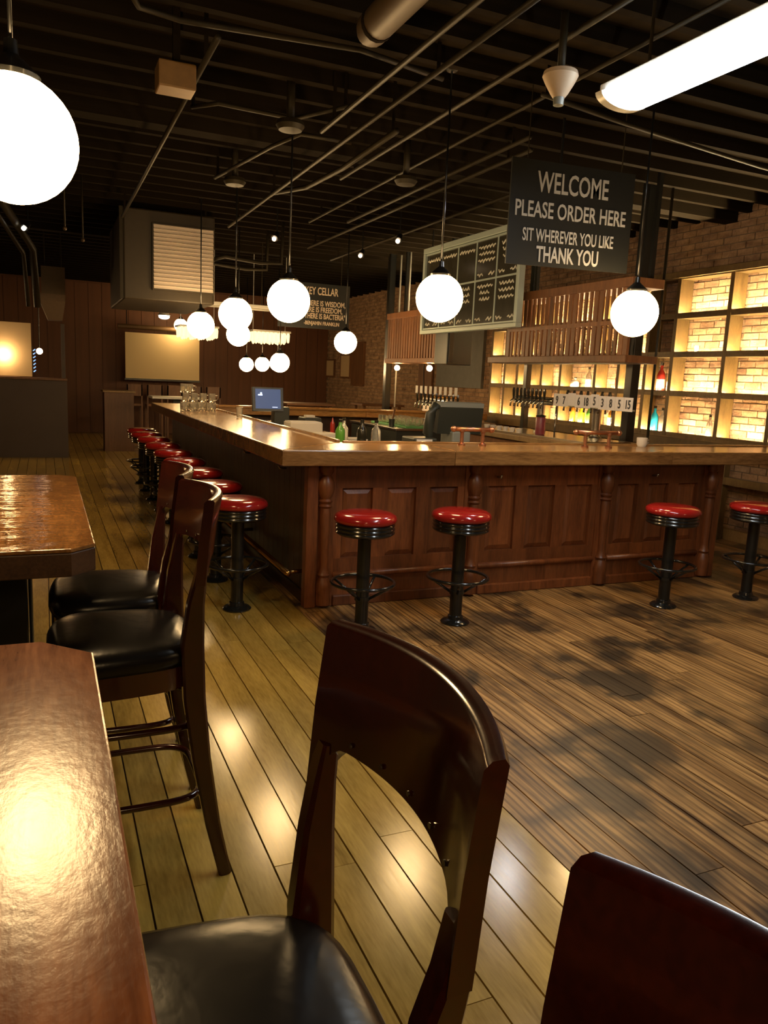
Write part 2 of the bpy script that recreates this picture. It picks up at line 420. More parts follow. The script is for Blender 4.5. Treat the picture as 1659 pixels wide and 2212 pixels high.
for k, yy in enumerate((8.6, 9.35)):
    pipe('conduit', 'curved hose between joists above the long side of the bar', [(2.01, yy + 1.6, 2.98 - k*.02), (2.15, yy + 1.6, 3.03), (2.6, yy + 1.62, 3.0), (2.9, yy + 1.65, 3.02), (2.92, yy+1.65, ZC)], .025, 'pipe_paint', 'curved hoses over the bar')
for k, (x, y0, y1, zz) in enumerate(((3.35, 5.2, 9.0, 3.4), (3.5, 5.4, 11.0, 3.38), (4.2, 6.2, 12, 3.4))):
    pipe('conduit', ['conduit behind the welcome sign, closest to the bar corner', 'conduit behind the welcome sign, middle one', 'conduit behind the welcome sign, closest to the brick'][k], [(x, y0, zz), (x, y1, zz)], .018)
t = thing('ceiling_duct', 'fat brownish round duct ending under the joists', 'duct', (1.6, 2.5, 3.2))
MB().lathe([(.085, 1.0), (.085, 4.1), (.06, 4.16)], (1.62, 0, 3.38), 16, 'y').build('barrel', 'duct_paint', t, SM)
for y in (1.6, 2.8, 4.0): MB().lathe([(.089, y), (.089, y + .03)], (1.62, 0, 3.38), 16, 'y').build('band', 'joist_paint', t, SM)
t = thing('junction_box', 'square brown junction box at the end of the thin conduit', 'junction box', (.77, 4.95, 3.17))
MB().box(.64, .85, 4.86, 5.04, 3.17, 3.31, .008).build('case', 'duct_box_paint', t)
MB().box(.73, .77, 4.93, 4.97, 3.31, ZC).build('stem', 'joist_paint', t)
t = thing('smoke_detector', 'cream cone shaped detector hanging beside the fluorescent light', 'detector', (2.42, 3.52, 3.08))
MB().lathe([(.085, 3.14), (.09, 3.12), (.075, 3.09), (.045, 3.04), (.03, 3.02)], (2.42, 3.52, 0), 20).build('cone', 'smoke_plastic', t, SM)
MB().lathe([(.028, 3.02), (.026, 2.985), (.008, 2.98)], (2.42, 3.52, 0), 14).build('sensor_head', 'grey_plastic', t, SM)
MB().lathe([(.02, 3.14), (.02, ZC - .2)], (2.42, 3.52, 0), 8).build('stem', 'pipe_paint', t, True)
for (x, y, lab) in ((1.60, 5.5, 'small round ceiling fitting between the kinked conduits'), (1.62, 7.3, 'small round ceiling fitting over the long side of the bar'), (2.9, 6.4, 'small round ceiling fitting over the tap counter')):
    t = thing('ceiling_fitting', lab, 'ceiling fitting', (x, y, 3.4))
    MB().lathe([(.09, 3.3), (.10, 3.27), (.08, 3.24), (.03, 3.235)], (x, y, 0), 18).build('dish', 'pipe_paint', t, SM)
    MB().lathe([(.03, 3.3), (.03, ZC)], (x, y, 0), 8).build('neck', 'pipe_paint', t, True)

# hanging air unit with white louvred face
t = thing('air_unit', 'dark hanging air unit with a pale louvred square face', 'air unit', (1.4, 10.6, 2.3))
MB().box(.9, 1.98, 10.0, 12.0, 2.40, 3.45, .02).build('casing', 'unit_paint', t)
MB().box(1.23, 1.97, 9.965, 10.0, 2.52, 3.30).build('face_frame', 'unit_paint', t)
for k in range(16):
    z = 2.54 + k * .0465
    MB().poly([(1.245, 9.945, z), (1.955, 9.945, z), (1.955, 9.967, z + .043), (1.245, 9.967, z + .043), (1.245, 9.95, z + .043), (1.955, 9.95, z+.043)], [(0, 1, 2, 3), (3, 2, 5, 4)]).build('louvre', 'louvre_white', t)
MB().box(.86, .90, 10.0, 10.06, 2.4, 3.45).build('corner_angle', 'pipe_paint', t)
for (x, y) in ((1.0, 10.2), (1.9, 10.2), (1.0, 11.8), (1.9, 11.8)): MB().tube([(x, y, 3.44), (x, y, ZC)], .012).build('hanger', 'pipe_paint', t)

# ------------------------------------------------------------------ fluorescent fixture
def tube_fixture(loc, length, label):
    x, y, z = loc
    t = thing('fluorescent_light', label, 'ceiling light', loc)
    hw = .15
    MB().box(x - .13, x + .13, y, y + length, z + .03, z + .075, .005).build('housing', 'white_metal', t)
    prof = [(hw * math.cos(PI + PI * i / 14), .062 * math.sin(PI + PI * i / 14)) for i in range(15)]
    mb = MB(); a = [mb.bm.verts.new((x + p[0], y + .03, z + .03 + p[1])) for p in prof]; c = [mb.bm.verts.new((x + p[0], y + length - .05, z + .03 + p[1])) for p in prof]
    for i in range(14): mb.bm.faces.new((a[i], a[i+1], c[i+1], c[i]))
    mb.bm.faces.new(a[::-1]); mb.bm.faces.new(c); mb.bm.faces.new((a[0], c[0], c[-1], a[-1]))
    mb.build('lens', 'tube_light', t, SM)
    for ye, sgn in ((y, 1), (y + length - .05, 1)):
        mb = MB(); p2 = [(p[0] * 1.04, p[1] * 1.06) for p in prof]
        a = [mb.bm.verts.new((x + p[0], ye, z + .032 + p[1])) for p in p2]; c = [mb.bm.verts.new((x + p[0], ye + .05, z + .032 + p[1])) for p in p2]
        for i in range(14): mb.bm.faces.new((a[i], a[i+1], c[i+1], c[i]))
        mb.bm.faces.new(a[::-1]); mb.bm.faces.new(c); mb.bm.faces.new((a[0], c[0], c[-1], a[-1]))
        mb.build('end_cap', 'white_metal', t, SM)
    for yy in (y + .2, y + length - .2):
        MB().tube([(x, yy, z + .07), (x, yy, ZC - .1)], .008).build('hanger', 'pipe_paint', t)
    return t
tube_fixture((2.76, 1.05, 3.03), 2.42, 'bright white fluorescent ceiling light in front of the welcome sign')

# ------------------------------------------------------------------ globe pendants
def globe(loc, r, label, group, mat='globe_light', ceil=3.61):
    x, y, z = loc
    t = thing('globe_pendant', label, 'pendant light', (x, y, z), group)
    MB().sphere((x, y, z), r, 32, 18).build('globe', mat, t, True)
    MB().lathe([(r * .42, z + r * .88), (r * .44, z + r * .98), (r * .30, z + r * 1.12), (r * .12, z + r * 1.28), (r*.1, z + r*1.5)], (x, y, 0), 20).build('fitter_cap', 'black_metal', t, SM)
    MB().tube([(x, y, z + r * 1.4), (x, y, ceil)], .007, 8).build('rod', 'black_metal', t, True)
    MB().lathe([(.03, ceil - .05), (.06, ceil - .02), (.062, ceil + .01)], (x, y, 0), 16).build('canopy', 'black_metal', t, SM)
    return t
globe((-.07, 2.97, 2.30), .20, 'large white globe pendant hanging over the worn high-top tables', None)
G1 = 'globe pendants over the bar'
for (x, y, z, lab) in ((1.70, 5.78, 2.13, 'white globe pendant over the long side of the bar, first from the bar corner'),
                       (1.70, 7.56, 2.13, 'white globe pendant over the long side of the bar, second from the bar corner'),
                       (1.73, 9.54, 2.12, 'white globe pendant over the long side of the bar, beside the glass mugs'),
                       (2.47, 4.81, 2.14, 'white globe pendant in front of the chalk menu board'),
                       (3.75, 4.35, 2.11, 'white globe pendant just right of the welcome sign by the slatted rack'),
                       (2.47, 10.8, 2.10, 'white globe pendant over the far side of the bar near the crystal lights'),
                       (3.9, 10.4, 2.07, 'white globe pendant below the black quotation sign')):
    globe((x, y, z), .16, lab, G1)
globe((2.98, 19.0, 2.62), .15, 'small far globe pendant above the projection screen', None, 'far_globe_light')
for (x, y, z) in ((3.34, 11.75, 1.765), (4.09, 14.54, 1.79), (4.19, 16.07, 1.78), (3.91, 16.3, 1.76)):
    globe((x, y, z), .15, 'far white globe pendant hanging low in the row beyond the bar', 'low globe pendants beyond the bar', 'far_globe_light')

# track spots
for (x, y, z, lab, mt) in ((3.87, 8.68, 3.2, 'small warm spotlight left of the menu board', 'spot_light'), (3.92, 10.0, 3.2, 'small warm spotlight beyond the menu board', 'spot_light'),
                       (2.6, 9.5, 3.2, 'small dim spotlight above the long side of the bar', 'spot_light'), (-.17, 10.8, 3.2, 'small white spotlight among the slanting pipes', 'white_spot_light')):
    t = thing('spotlight', lab, 'spotlight', (x, y, z))
    MB().tube([(x, y, z), (x + .05, y + .05, z + .07)], [.045, .03], 12).build('can', 'black_metal', t, SM)
    MB().sphere((x - .008, y - .008, z - .008), .026, 12, 8).build('bulb', mt, t, True)
    MB().tube([(x + .04, y + .04, z + .05), (x + .04, y + .04, ZC)], .008).build('stem', 'black_metal', t)
t = thing('flood_light', 'bright white flood light under the air unit', 'spotlight', (1.78, 13, 2.42))
MB().lathe([(.03, 2.50), (.07, 2.47), (.10, 2.425)], (1.78, 13, 0), 16).build('shade', 'white_metal', t, SM)
MB().sphere((1.78, 13, 2.405), .085, 16, 8, .45).build('lamp', 'white_spot_light', t, True)
MB().tube([(1.78, 13, 2.49), (1.78, 13, ZC)], .01).build('rod', 'black_metal', t)
t = thing('strip_fixture', 'slim unlit white strip fixture beyond the first globes', 'ceiling light', (2.7, 12, 2.6))
MB().box(2.12, 3.25, 11.96, 12.04, 2.565, 2.62, .008).build('housing', 'white_metal', t)
MB().lathe([(.016, 2.15), (.016, 3.22)], (0, 12, 2.55), 10, 'x').build('tube', 'white_metal', t, True)
for x in (2.3, 3.1): MB().tube([(x, 12, 2.62), (x, 12, ZC)], .007).build('hanger', 'pipe_paint', t)

t = thing('flood_light', 'added unseen white flood lamp behind the welcome sign', 'spotlight', (3.545, 5.06, 2.6))  # added lamp, hidden from view, placed to mirror as the white floor highlight
MB().lathe([(.03, 2.76), (.07, 2.74), (.10, 2.66)], (3.545, 5.06, 0), 16).build('shade', 'white_metal', t, SM)
MB().sphere((3.545, 5.06, 2.63), .085, 16, 10, .8).build('lamp', 'added_lamp_light', t, True)
MB().tube([(3.545, 5.06, 2.75), (3.545, 5.06, ZC)], .01).build('rod', 'black_metal', t)
# crystal ceiling lights
for (x0, x1, lab) in ((2.02, 2.66, 'glittering crystal tray light in front of the projection screen'), (3.22, 3.88, 'glittering crystal tray light beside the globes over the far side of the bar')):
    t = thing('crystal_light', lab, 'chandelier', ((x0 + x1) / 2, 13.2, 2.3))
    MB().box(x0, x1, 13.0, 13.5, 2.28, 2.31).build('frame', 'white_metal', t)
    for kx in range(9):
        for ky in range(3):
            xx = x0 + .04 + (x1 - x0 - .08) * kx / 8; yy = 13.03 + ky * .2; ln = .15 + .03 * (kx % 2)
            MB().lathe([(.02, 2.28), (.03, 2.24), (.022, 2.28 - ln), (.006, 2.265 - ln)], (xx, yy, 0), 6).build('crystal_drop', 'crystal_light', t)
    for x in (x0 + .05, x1 - .05): MB().tube([(x, 13.2, 2.31), (x, 13.2, ZC)], .006).build('hanger', 'white_metal', t)

# ------------------------------------------------------------------ the bar
HB = 1.112
bar = thing('bar_counter', 'long panelled reddish wooden bar counter with turned posts', 'bar counter', (3.4, 5.0, 0))
MB().box(1.66, 5.34, 4.95, 5.18, .0, 1.0).build('front_carcass', 'bar_wood', bar)
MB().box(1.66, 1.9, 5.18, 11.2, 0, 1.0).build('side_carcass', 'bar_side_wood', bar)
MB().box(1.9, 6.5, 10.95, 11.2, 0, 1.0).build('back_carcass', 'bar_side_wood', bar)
MB().box(1.60, 1.68, 4.89, 4.97, 0, 1.0, .006).build('corner_post', 'bar_wood', bar)
MB().box(5.30, 5.37, 4.90, 4.97, 0, 1.0, .006).build('corner_post', 'bar_wood', bar)
posts = [1.735, 2.90, 4.12, 5.24]
prof = [(.052, .02), (.056, .06), (.05, .10), (.058, .14), (.05, .18), (.036, .215), (.046, .235), (.036, .255), (.030, .30), (.034, .50), (.040, .66), (.034, .70), (.05, .715), (.036, .73), (.05, .75), (.036, .765), (.05, .79), (.058, .83), (.058, .875), (.045, .905), (.034, .925), (.05, .95), (.05, .999)]
for px in posts:
    MB().box(px - .075, px + .075, 4.915, 4.95, 0, 1.0).build('post_board', 'bar_wood', bar)
    MB().lathe(prof, (px, 4.90, 0), 16).build('turned_post', 'bar_wood', bar, SM)
def panels(xa, xb, n):
    wdt = (xb - xa) / n; st = .055
    MB().box(xa, xb, 4.925, 4.95, .83, 1.0).build('top_rail', 'bar_wood', bar)
    MB().box(xa, xb, 4.925, 4.95, .235, .335).build('bottom_rail', 'bar_wood', bar)
    for k in range(n + 1):
        x = xa + wdt * k; a, c = max(xa, x - st), min(xb, x + st)
        MB().box(a, c, 4.925, 4.95, .335, .83).build('stile', 'bar_wood', bar)
    for k in range(n):
        a, c = xa + wdt * k + st + .003, xa + wdt * (k + 1) - st - .003
        if k == 0: a += 0
        mb = MB(); z0, z1 = .34, .825; bv = .035
        vs = [(a, 4.949, z0), (c, 4.949, z0), (c, 4.949, z1), (a, 4.949, z1), (a + bv, 4.932, z0 + bv), (c - bv, 4.932, z0 + bv), (c - bv, 4.932, z1 - bv), (a + bv, 4.932, z1 - bv)]
        mb.poly(vs, [(4, 5, 6, 7), (0, 1, 5, 4), (1, 2, 6, 5), (2, 3, 7, 6), (3, 0, 4, 7)]).build('raised_panel', 'bar_wood', bar)
    MB().tube([(xa, 4.918, .222), (xb, 4.918, .222)], .022, 10).build('dado_molding', 'bar_wood', bar, True)
    MB().box(xa, xb, 4.90, 4.95, .0, .075, .008).build('base_molding', 'bar_wood', bar)
    MB().box(xa, xb, 4.925, 4.95, .075, .2).build('plinth_board', 'bar_wood', bar)
for a, c, n in zip(posts, posts[1:], (3, 3, 3)): panels(a + .075, c - .075, n)
y = 5.0
k = 0
while y < 11.1:
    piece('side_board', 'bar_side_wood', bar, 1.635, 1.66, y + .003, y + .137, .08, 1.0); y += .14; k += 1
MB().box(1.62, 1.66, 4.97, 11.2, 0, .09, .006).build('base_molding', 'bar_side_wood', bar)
MB().tube([(1.5, 4.95, .24), (1.5, 11.0, .24)], .022, 10).build('foot_rail', 'brass', bar, True)
for y in (5.0, 6.5, 8.0, 9.5, 10.9):
    MB().tube([(1.5, y, .24), (1.54, y, .24), (1.64, y, .24)], .014, 8).build('rail_bracket', 'brass', bar, True)
for (x, y) in ((1.63, 5.5), (1.63, 6.6), (3.1, 4.92), (4.6, 4.92)):
    MB().tube([(x, y, .9), (x - (.05 if x < 2 else 0), y - (0 if x < 2 else .05), .9), (x - (.06 if x < 2 else 0), y - (0 if x < 2 else .06), .92)], .008).build('bag_hook', 'steel', bar, True)

top = thing('worktop', 'thick varnished wooden bar top running around the bar', 'bar top', (3.4, 5.0, 1.0))
TH = .105
def slab(name, pts): MB().prism(pts, HB - TH, HB, .008).build(name, 'bar_top_wood', top)
slab('slab', [(1.375, 4.725), (2.62, 4.725), (2.62, 5.33), (1.98, 5.33)])
slab('slab', [(2.624, 4.725), (4.60, 4.725), (4.60, 5.33), (2.624, 5.33)])
slab('slab', [(4.604, 4.725), (6.55, 4.725), (6.55, 5.33), (4.604, 5.33)])
slab('slab', [(1.375, 4.73), (1.975, 5.335), (1.975, 7.9), (1.375, 7.9)])
slab('slab', [(1.375, 7.904), (1.975, 7.904), (1.975, 11.35), (1.375, 11.35)])
slab('slab', [(1.98, 10.75), (4.4, 10.75), (4.4, 11.35), (1.98, 11.35)])
slab('slab', [(4.404, 10.75), (6.5, 10.75), (6.5, 11.35), (4.404, 11.35)])
MB().box(1.955, 1.99, 5.34, 10.74, HB - .02, HB + .018, .008).build('inner_lip', 'bar_top_wood', top)
MB().box(1.99, 6.4, 10.74, 10.775, HB - .02, HB + .018, .008).build('inner_lip', 'bar_top_wood', top)
MB().box(2.0, 6.5, 5.30, 5.335, HB - .02, HB + .012, .006).build('inner_lip', 'bar_top_wood', top)
# wooden end posts where the bar top meets the brick
t = thing('wall_trestle', 'pale wooden post frame carrying the bar top at the brick wall', 'frame', (6.7, 5.2, 0))
MB().box(6.42, 6.5, 5.0, 5.08, 0, 1.005, .005).build('post', 'pale_wood', t)
MB().box(6.42, 6.5, 5.08, 5.3, .9, 1.0, .005).build('bracket', 'pale_wood', t)
MB().box(6.5, 6.72, 5.02, 5.06, .72, .80, .004).build('crosspiece', 'pale_wood', t)

# ------------------------------------------------------------------ bar stools
def stool(label, group):
    t = thing('bar_stool', label, 'bar stool', (0, 0, 0), group)
    MB().lathe([(.05, .70), (.16, .70), (.188, .704), (.197, .718), (.197, .732), (.188, .748), (.165, .761), (.11, .769), (.01, .772)], n=32).build('seat_cushion', 'red_vinyl', t, True)
    p = [(.05, .625), (.17, .625)]
    for k in range(3):
        z = .632 + k * .024; p += [(.180, z), (.187, z + .005), (.187, z + .012), (.180, z + .017)]
    p += [(.178, .705), (.05, .705)]
    MB().lathe(p, n=32).build('seat_band', 'black_gloss', t, math.radians(60))
    MB().lathe([(.042, .02), (.042, .63)], n=20).build('pole', 'black_metal', t, SM)
    MB().lathe([(.095, 0), (.098, .008), (.085, .02), (.055, .03), (.05, .05), (.042, .055)], n=24).build('floor_flange', 'black_gloss', t, SM)
    MB().lathe([(.05, .20), (.05, .225)], n=20).build('collar', 'black_metal', t, SM)
    n = 28
    MB().tube([(.20 * math.cos(2*PI*i/n), .20 * math.sin(2*PI*i/n), .315) for i in range(n)], .011, 8, True).build('foot_ring', 'black_gloss', t, True)
    for k in range(4):
        a = PI / 4 + k * PI / 2
        MB().tube([(.045 * math.cos(a), .045 * math.sin(a), .212), (.20 * math.cos(a), .20 * math.sin(a), .312)], .009, 8).build('strut', 'black_gloss', t, True)
    return t
st0 = stool('', 'red bar stools bolted along the bar')
ordw = ['first', 'second', 'third', 'fourth', 'fifth', 'sixth', 'seventh', 'eighth', 'ninth']
spots = []
for k, (x, y) in enumerate(((1.81, 4.36), (2.48, 4.34), (4.22, 4.27), (5.07, 4.27))):
    spots.append((x, y, ['red-topped black bar stool before the panelled front, closest to the bar corner', 'red-topped black bar stool before the panelled front, second from the bar corner',
                         'red-topped black bar stool before the last turned post of the panelled front', 'red-topped black bar stool past the end of the panelled front, by the brick wall'][k]))
for k, (x, y) in enumerate(((1.16, 5.01), (1.17, 5.78), (1.19, 6.58), (1.19, 7.36), (1.2, 8.14), (1.2, 8.92), (1.2, 9.7), (1.2, 10.45), (1.22, 11.15))):
    spots.append((x, y, f'red-topped black bar stool along the long dark side, {ordw[k]} from the bar corner'))
for k, (x, y, lab) in enumerate(spots):
    o = st0 if k == 0 else copy_tree(st0)
    o.location = (x, y, 0); o['label'] = lab; o.rotation_euler = (0, 0, (k * .37) % 1.5)

# ------------------------------------------------------------------ high-top tables
def table(loc, ly, lx, zt, topmat, label, clip):
    x1, y0 = loc; x0 = x1 - lx; y1 = y0 + ly; c = clip
    t = thing('high_top_table', label, 'table', ((x0 + x1) / 2, (y0 + y1) / 2, 0))
    pts = [(x0 + c, y0), (x1 - c, y0), (x1, y0 + c), (x1, y1 - c), (x1 - c, y1), (x0 + c, y1), (x0, y1 - c), (x0, y0 + c)]
    MB().prism(pts, zt - .012, zt, .004).build('table_top', topmat, t)
    MB().prism(pts, zt - .085, zt - .0125, .004).build('edge_band', 'table_edge', t)
    mx_, my = (x0 + x1) / 2, (y0 + y1) / 2
    for yy in (my - ly * .22, my + ly * .22):
        MB().box(mx_ - .2, mx_ + .2, yy - .06, yy + .06, .03, zt - .085, .006).build('pedestal', 'black_metal', t)
        MB().box(mx_ - .28, mx_ + .28, yy - .05, yy + .05, 0, .035, .008).build('foot_bar', 'black_metal', t)
        MB().box(mx_ - .2, mx_ + .2, yy - .04, yy + .04, zt - .105, zt - .085).build('top_bracket', 'black_metal', t)
    return t
table((.072, -.15), 1.72, .80, 1.05, 'table_top_red', 'reddish varnished high-top table with clipped corners beside the first chairs', .09)
table((.13, 2.38), 1.68, .80, 1.05, 'table_top_worn', 'worn shiny high-top table with clipped corners behind the reddish one', .07)
# ------------------------------------------------------------------ bar chairs
def chair(label, group):
    t = thing('bar_chair', label, 'chair', (0, 0, 0), group)
    # cushion: rounded trapezoid, domed
    n = 40; out = []
    for i in range(n):
        a = 2 * PI * i / n; c, s_ = math.cos(a), math.sin(a); e_ = .55
        x = -.013 + .218 * math.copysign(abs(c) ** e_, c); y = .232 * math.copysign(abs(s_) ** e_, s_)
        y *= 1 - .10 * (x / .205) * .9
        out.append((x, y))
    mb = MB(); rings = []
    for k, z in ((.97, .705), (1.0, .725), (.995, .745), (.95, .763), (.86, .775), (.65, .783), (.35, .787), (.05, .788)):
        rings.append([mb.bm.verts.new((x * k, y * k, z)) for x, y in out])
    for a, b_ in zip(rings, rings[1:]):
        for i in range(n): mb.bm.faces.new((a[i], a[(i+1) % n], b_[(i+1) % n], b_[i]))
    mb.bm.faces.new(rings[0][::-1]); mb.bm.faces.new(rings[-1])
    mb.build('seat_cushion', 'black_leather', t, True)
    MB().prism([(x * .96, y * .96) for x, y in out], .635, .705, .004).build('seat_frame', 'chair_wood', t, SM)
    # back posts run from the floor to the crest
    path = [(.275, 0), (.235, .18), (.20, .40), (.178, .60), (.172, .77), (.180, .90), (.190, .97), (.198, 1.03)]
    dims = [(.020, .018), (.023, .019), (.028, .02), (.033, .021), (.034, .022), (.025, .021), (.018, .0215), (.013, .020)]
    for s_ in (-1, 1):
        yy = [.205, .20, .195, .192, .192, .200, .210, .211]
        MB().tube([(p[0], s_ * yy[i], p[1]) for i, p in enumerate(path)], 0, rect=dims).build('back_post', 'chair_wood', t, SM)
    for s_ in (-1, 1):
        MB().tube([(-.165, s_ * .185, .68), (-.170, s_ * .19, .3), (-.18, s_ * .198, 0)], 0, rect=[(.019, .019), (.018, .018), (.014, .014)]).build('front_leg', 'chair_wood', t, SM)
    # curved crest panel
    m_ = 30; mb = MB(); cols = []
    for i in range(m_ + 1):
        u = -1 + 2 * i / m_; y = .232 * u; bx = .062 * (1 - abs(u) ** 2.0)
        th = .015
        z0 = 1.035 - .075 * max(0, (abs(u) - .70) / .30) ** 1.6; z1 = 1.215 + .004 * (1 - u*u)
        col = []
        for zz, xx in ((z0, .188), ((z0 + z1) / 2, .198), (z1 - .008, .213), (z1, .215)):
            k = th if zz < z1 else th * .5
            col.append((xx + bx - k, y, zz)); 
        for zz, xx in ((z1, .215), (z1 - .008, .213), ((z0 + z1) / 2, .198), (z0, .188)):
            k = th if zz < z1 else th * .5
            col.append((xx + bx + k, y, zz))
        cols.append([mb.bm.verts.new(p) for p in col])
    for a, b_ in zip(cols, cols[1:]):
        for j in range(8): mb.bm.faces.new((a[j], a[(j+1) % 8], b_[(j+1) % 8], b_[j]))
    mb.bm.faces.new(cols[0][::-1]); mb.bm.faces.new(cols[-1])
    br = mb.build('backrest', 'chair_wood', t, math.radians(55))
    for u in (.62, .32, 0, -.32, -.62):
        x = .188 + .062 * (1 - abs(u) ** 2.0) - .0155
        MB().lathe([(.004, -.002), (.004, .0), (.0015, .001)], (x, .236 * u, 1.05), 10, 'x').build('screw_cap', 'steel', br)
    # two rounded hoop stretchers
    for z, k in ((.50, 1.0), (.265, 1.05)):
        hoop = []
        for i in range(36):
            a = 2 * PI * i / 36; c, s_ = math.cos(a), math.sin(a)
            hoop.append((.018 + .188 * k * math.copysign(abs(c) ** .45, c), .180 * k * math.copysign(abs(s_) ** .45, s_), z))
        MB().tube(hoop, .0115, 8, True).build('hoop_stretcher', 'chair_wood', t, True)
    return t
ch0 = chair('', 'dark bar chairs along the high-top tables')
for k, (x, y, rz, lab) in enumerate(((.187, .83, 0, 'dark wooden bar chair with whole curved back seen, at the reddish table'),
                                 (.185, .20, .05, 'dark wooden bar chair at the reddish table, only its crest rail showing'),
                                 (.215, 2.44, 0, 'dark wooden bar chair with hoop stretchers at the corner of the worn table'),
                                 (.225, 3.0, -.03, 'dark wooden bar chair at the worn table, half hidden behind the next chair'))):
    o = ch0 if k == 0 else copy_tree(ch0)
    o.location = (x, y, 0); o.rotation_euler = (0, 0, rz); o['label'] = lab

# ------------------------------------------------------------------ bottle shelves on the brick wall
sh = thing('bottle_shelf', 'tall pale wooden bottle shelf with glowing bays on the brick wall', 'shelf', (6.8, 7.8, 0))
ZR = [1.077, 1.56, 2.01, 2.45, 2.895]
YD = [5.03, 5.71, 6.38, 7.15, 7.58, 8.07, 8.53, 9.30, 9.76, 10.09, 10.41, 10.78, 11.2]
for y in YD:
    MB().box(6.78, 6.975, y - .028, y + .028, 1.077, 2.93, .004).build('upright', 'shelf_wood', sh)
for z in ZR:
    MB().box(6.785, 6.975, YD[0] - .03, YD[-1] + .03, z - .018, z + .018).build('shelf_board', 'shelf_wood', sh)
MB().box(6.74, 6.975, YD[0] - .04, YD[-1] + .04, .955, 1.06, .004).build('ledge', 'shelf_wood', sh)
MB().box(6.75, 6.78, YD[0] - .05, YD[-1] + .05, 2.89, 2.96, .003).build('cornice', 'shelf_wood', sh)
for y in (5.0, 6.2, 7.4, 8.8, 10.2):
    MB().box(6.80, 6.88, y, y + .10, 0, .955, .004).build('post', 'shelf_wood', sh)
MB().box(6.77, 6.80, YD[0], YD[-1], .62, .70).build('lower_rail', 'shelf_wood', sh)
for i in range(len(YD) - 1):
    for j in range(4):
        MB().box(6.783, 6.797, YD[i] + .028, YD[i+1] - .028, ZR[j] + .018, ZR[j] + .045).build('shelf_lip', 'shelf_wood', sh)
        if i == 3 and j >= 2: continue
        MB().box(6.83, 6.845, YD[i] + .04, YD[i+1] - .04, ZR[j] + .0185, ZR[j] + .026).build('led_strip', 'led_light', sh)

def bottle(x, y, z, mat, lab, h=.30, r=.037, labelmat=None, group='bottles on the glowing shelf'):
    t = thing('bottle', lab, 'bottle', (x, y, z), group)
    MB().lathe([(r * .9, 0), (r, .008), (r, h * .55), (r * .85, h * .64), (r * .38, h * .76), (r * .34, h * .93), (r * .2, h * .93)], (x, y, z), 16).build('glass_body', mat, t, SM)
    MB().lathe([(r * .42, h * .90), (r * .42, h)], (x, y, z), 12).build('cap', 'bottle_dark', t, SM)
    if labelmat: MB().lathe([(r * 1.015, h * .14), (r * 1.015, h * .44)], (x, y, z), 16).build('paper_label', labelmat, t, SM)
    return t
zs = [v + .018 for v in ZR]
bl = [(6.903, 7.46, 0, 'bottle_blue', 'bright blue bottle at the bottom of the shelf beside the black column', .32, .045, None),
      (6.903, 7.33, 0, 'clear_glass', 'clear bottle right of the bright blue bottle', .30, .035, None),
      (6.903, 7.42, 1, 'bottle_red', 'red bottle with a white label above the blue bottle', .36, .05, 'paper'),
      (6.903, 7.26, 1, 'bottle_amber', 'amber bottle with a pale label above the blue bottle', .30, .038, 'paper'),
      (6.903, 8.89, 0, 'bottle_yellow', 'yellow bottle behind the number cards', .28, .045, None),
      (6.903, 8.73, 0, 'bottle_green', 'green bottle behind the number cards', .26, .04, None),
      (6.903, 9.09, 0, 'bottle_amber', 'amber bottle left of the yellow bottle', .30, .04, None),
      (6.903, 9.1, 1, 'ceramic', 'white jar on the second shelf under the slatted rack', .16, .06, None),
      (6.903, 8.8, 1, 'clear_glass', 'clear bottle on the second shelf under the slatted rack', .3, .04, 'paper'),
      (6.903, 8.2, 1, 'bottle_red', 'red bottle standing alone on the second shelf', .26, .035, None),
      (6.903, 8.27, 0, 'bottle_amber', 'amber bottle by the numbered cards, bottom shelf', .28, .04, 'paper'),
      (6.903, 7.87, 0, 'clear_glass', 'tall clear bottle behind the last number card', .34, .04, None),
      (6.903, 5.60, 0, 'bottle_dark', 'dark bottle with a white label at the brick wall end of the shelf', .34, .045, 'paper'),
      (6.903, 5.44, 0, 'bottle_red', 'red bottle beside the dark white-labelled bottle', .30, .04, None),
      (6.903, 6.58, 0, 'clear_glass', 'clear bottle alone in the widest bottom bay', .26, .035, None)]
for (x, y, lv, mt, lab, h, r, lm) in bl: bottle(x, y, zs[lv], mt, lab, h, r, lm)
t = thing('tumbler', 'small glass tumbler on the third shelf of the widest bay', 'glass', (6.903, 6.90, zs[2]))
MB().lathe([(.028, 0), (.034, .10), (.030, .10), (.025, .008)], (6.903, 6.90, zs[2]), 14).build('glass', 'clear_glass', t, SM)
box('base_disc', 'bottle_red', t, 6.888, 6.918, 6.885, 6.915, zs[2], zs[2] + .008)

# ------------------------------------------------------------------ black columns
def column(x, y, w_, label, z1=3.62):
    t = thing('column', label, 'column', (x, y, 0))
    MB().box(x - w_, x + w_, y - w_, y + w_, .02, z1, .004).build('shaft', 'black_metal', t)
    MB().box(x - w_ * 1.8, x + w_ * 1.8, y - w_ * 1.8, y + w_ * 1.8, 0, .02).build('base_plate', 'black_metal', t)
    return t
column(5.44, 6.25, .05, 'black steel column at the near end of the slatted rack')
column(5.44, 8.12, .035, 'slim black steel column at the far end of the slatted rack')
column(5.2, 11.85, .05, 'black steel column at the small slatted rack beyond the menu board')
pipe('riser_pipe', 'pale riser pipe beside the near black column', [(5.60, 6.12, .02), (5.60, 6.12, ZC)], .014, 'pipe_paint')
pipe('riser_pipe', 'pale riser pipe pair beside the far black column', [(5.3, 11.72, 1.14), (5.3, 11.72, ZC)], .014, 'white_metal')
pipe('riser_pipe', 'pale riser pipe right of the far black column', [(5.34, 11.45, 2.62), (5.34, 11.45, ZC)], .014, 'white_metal')

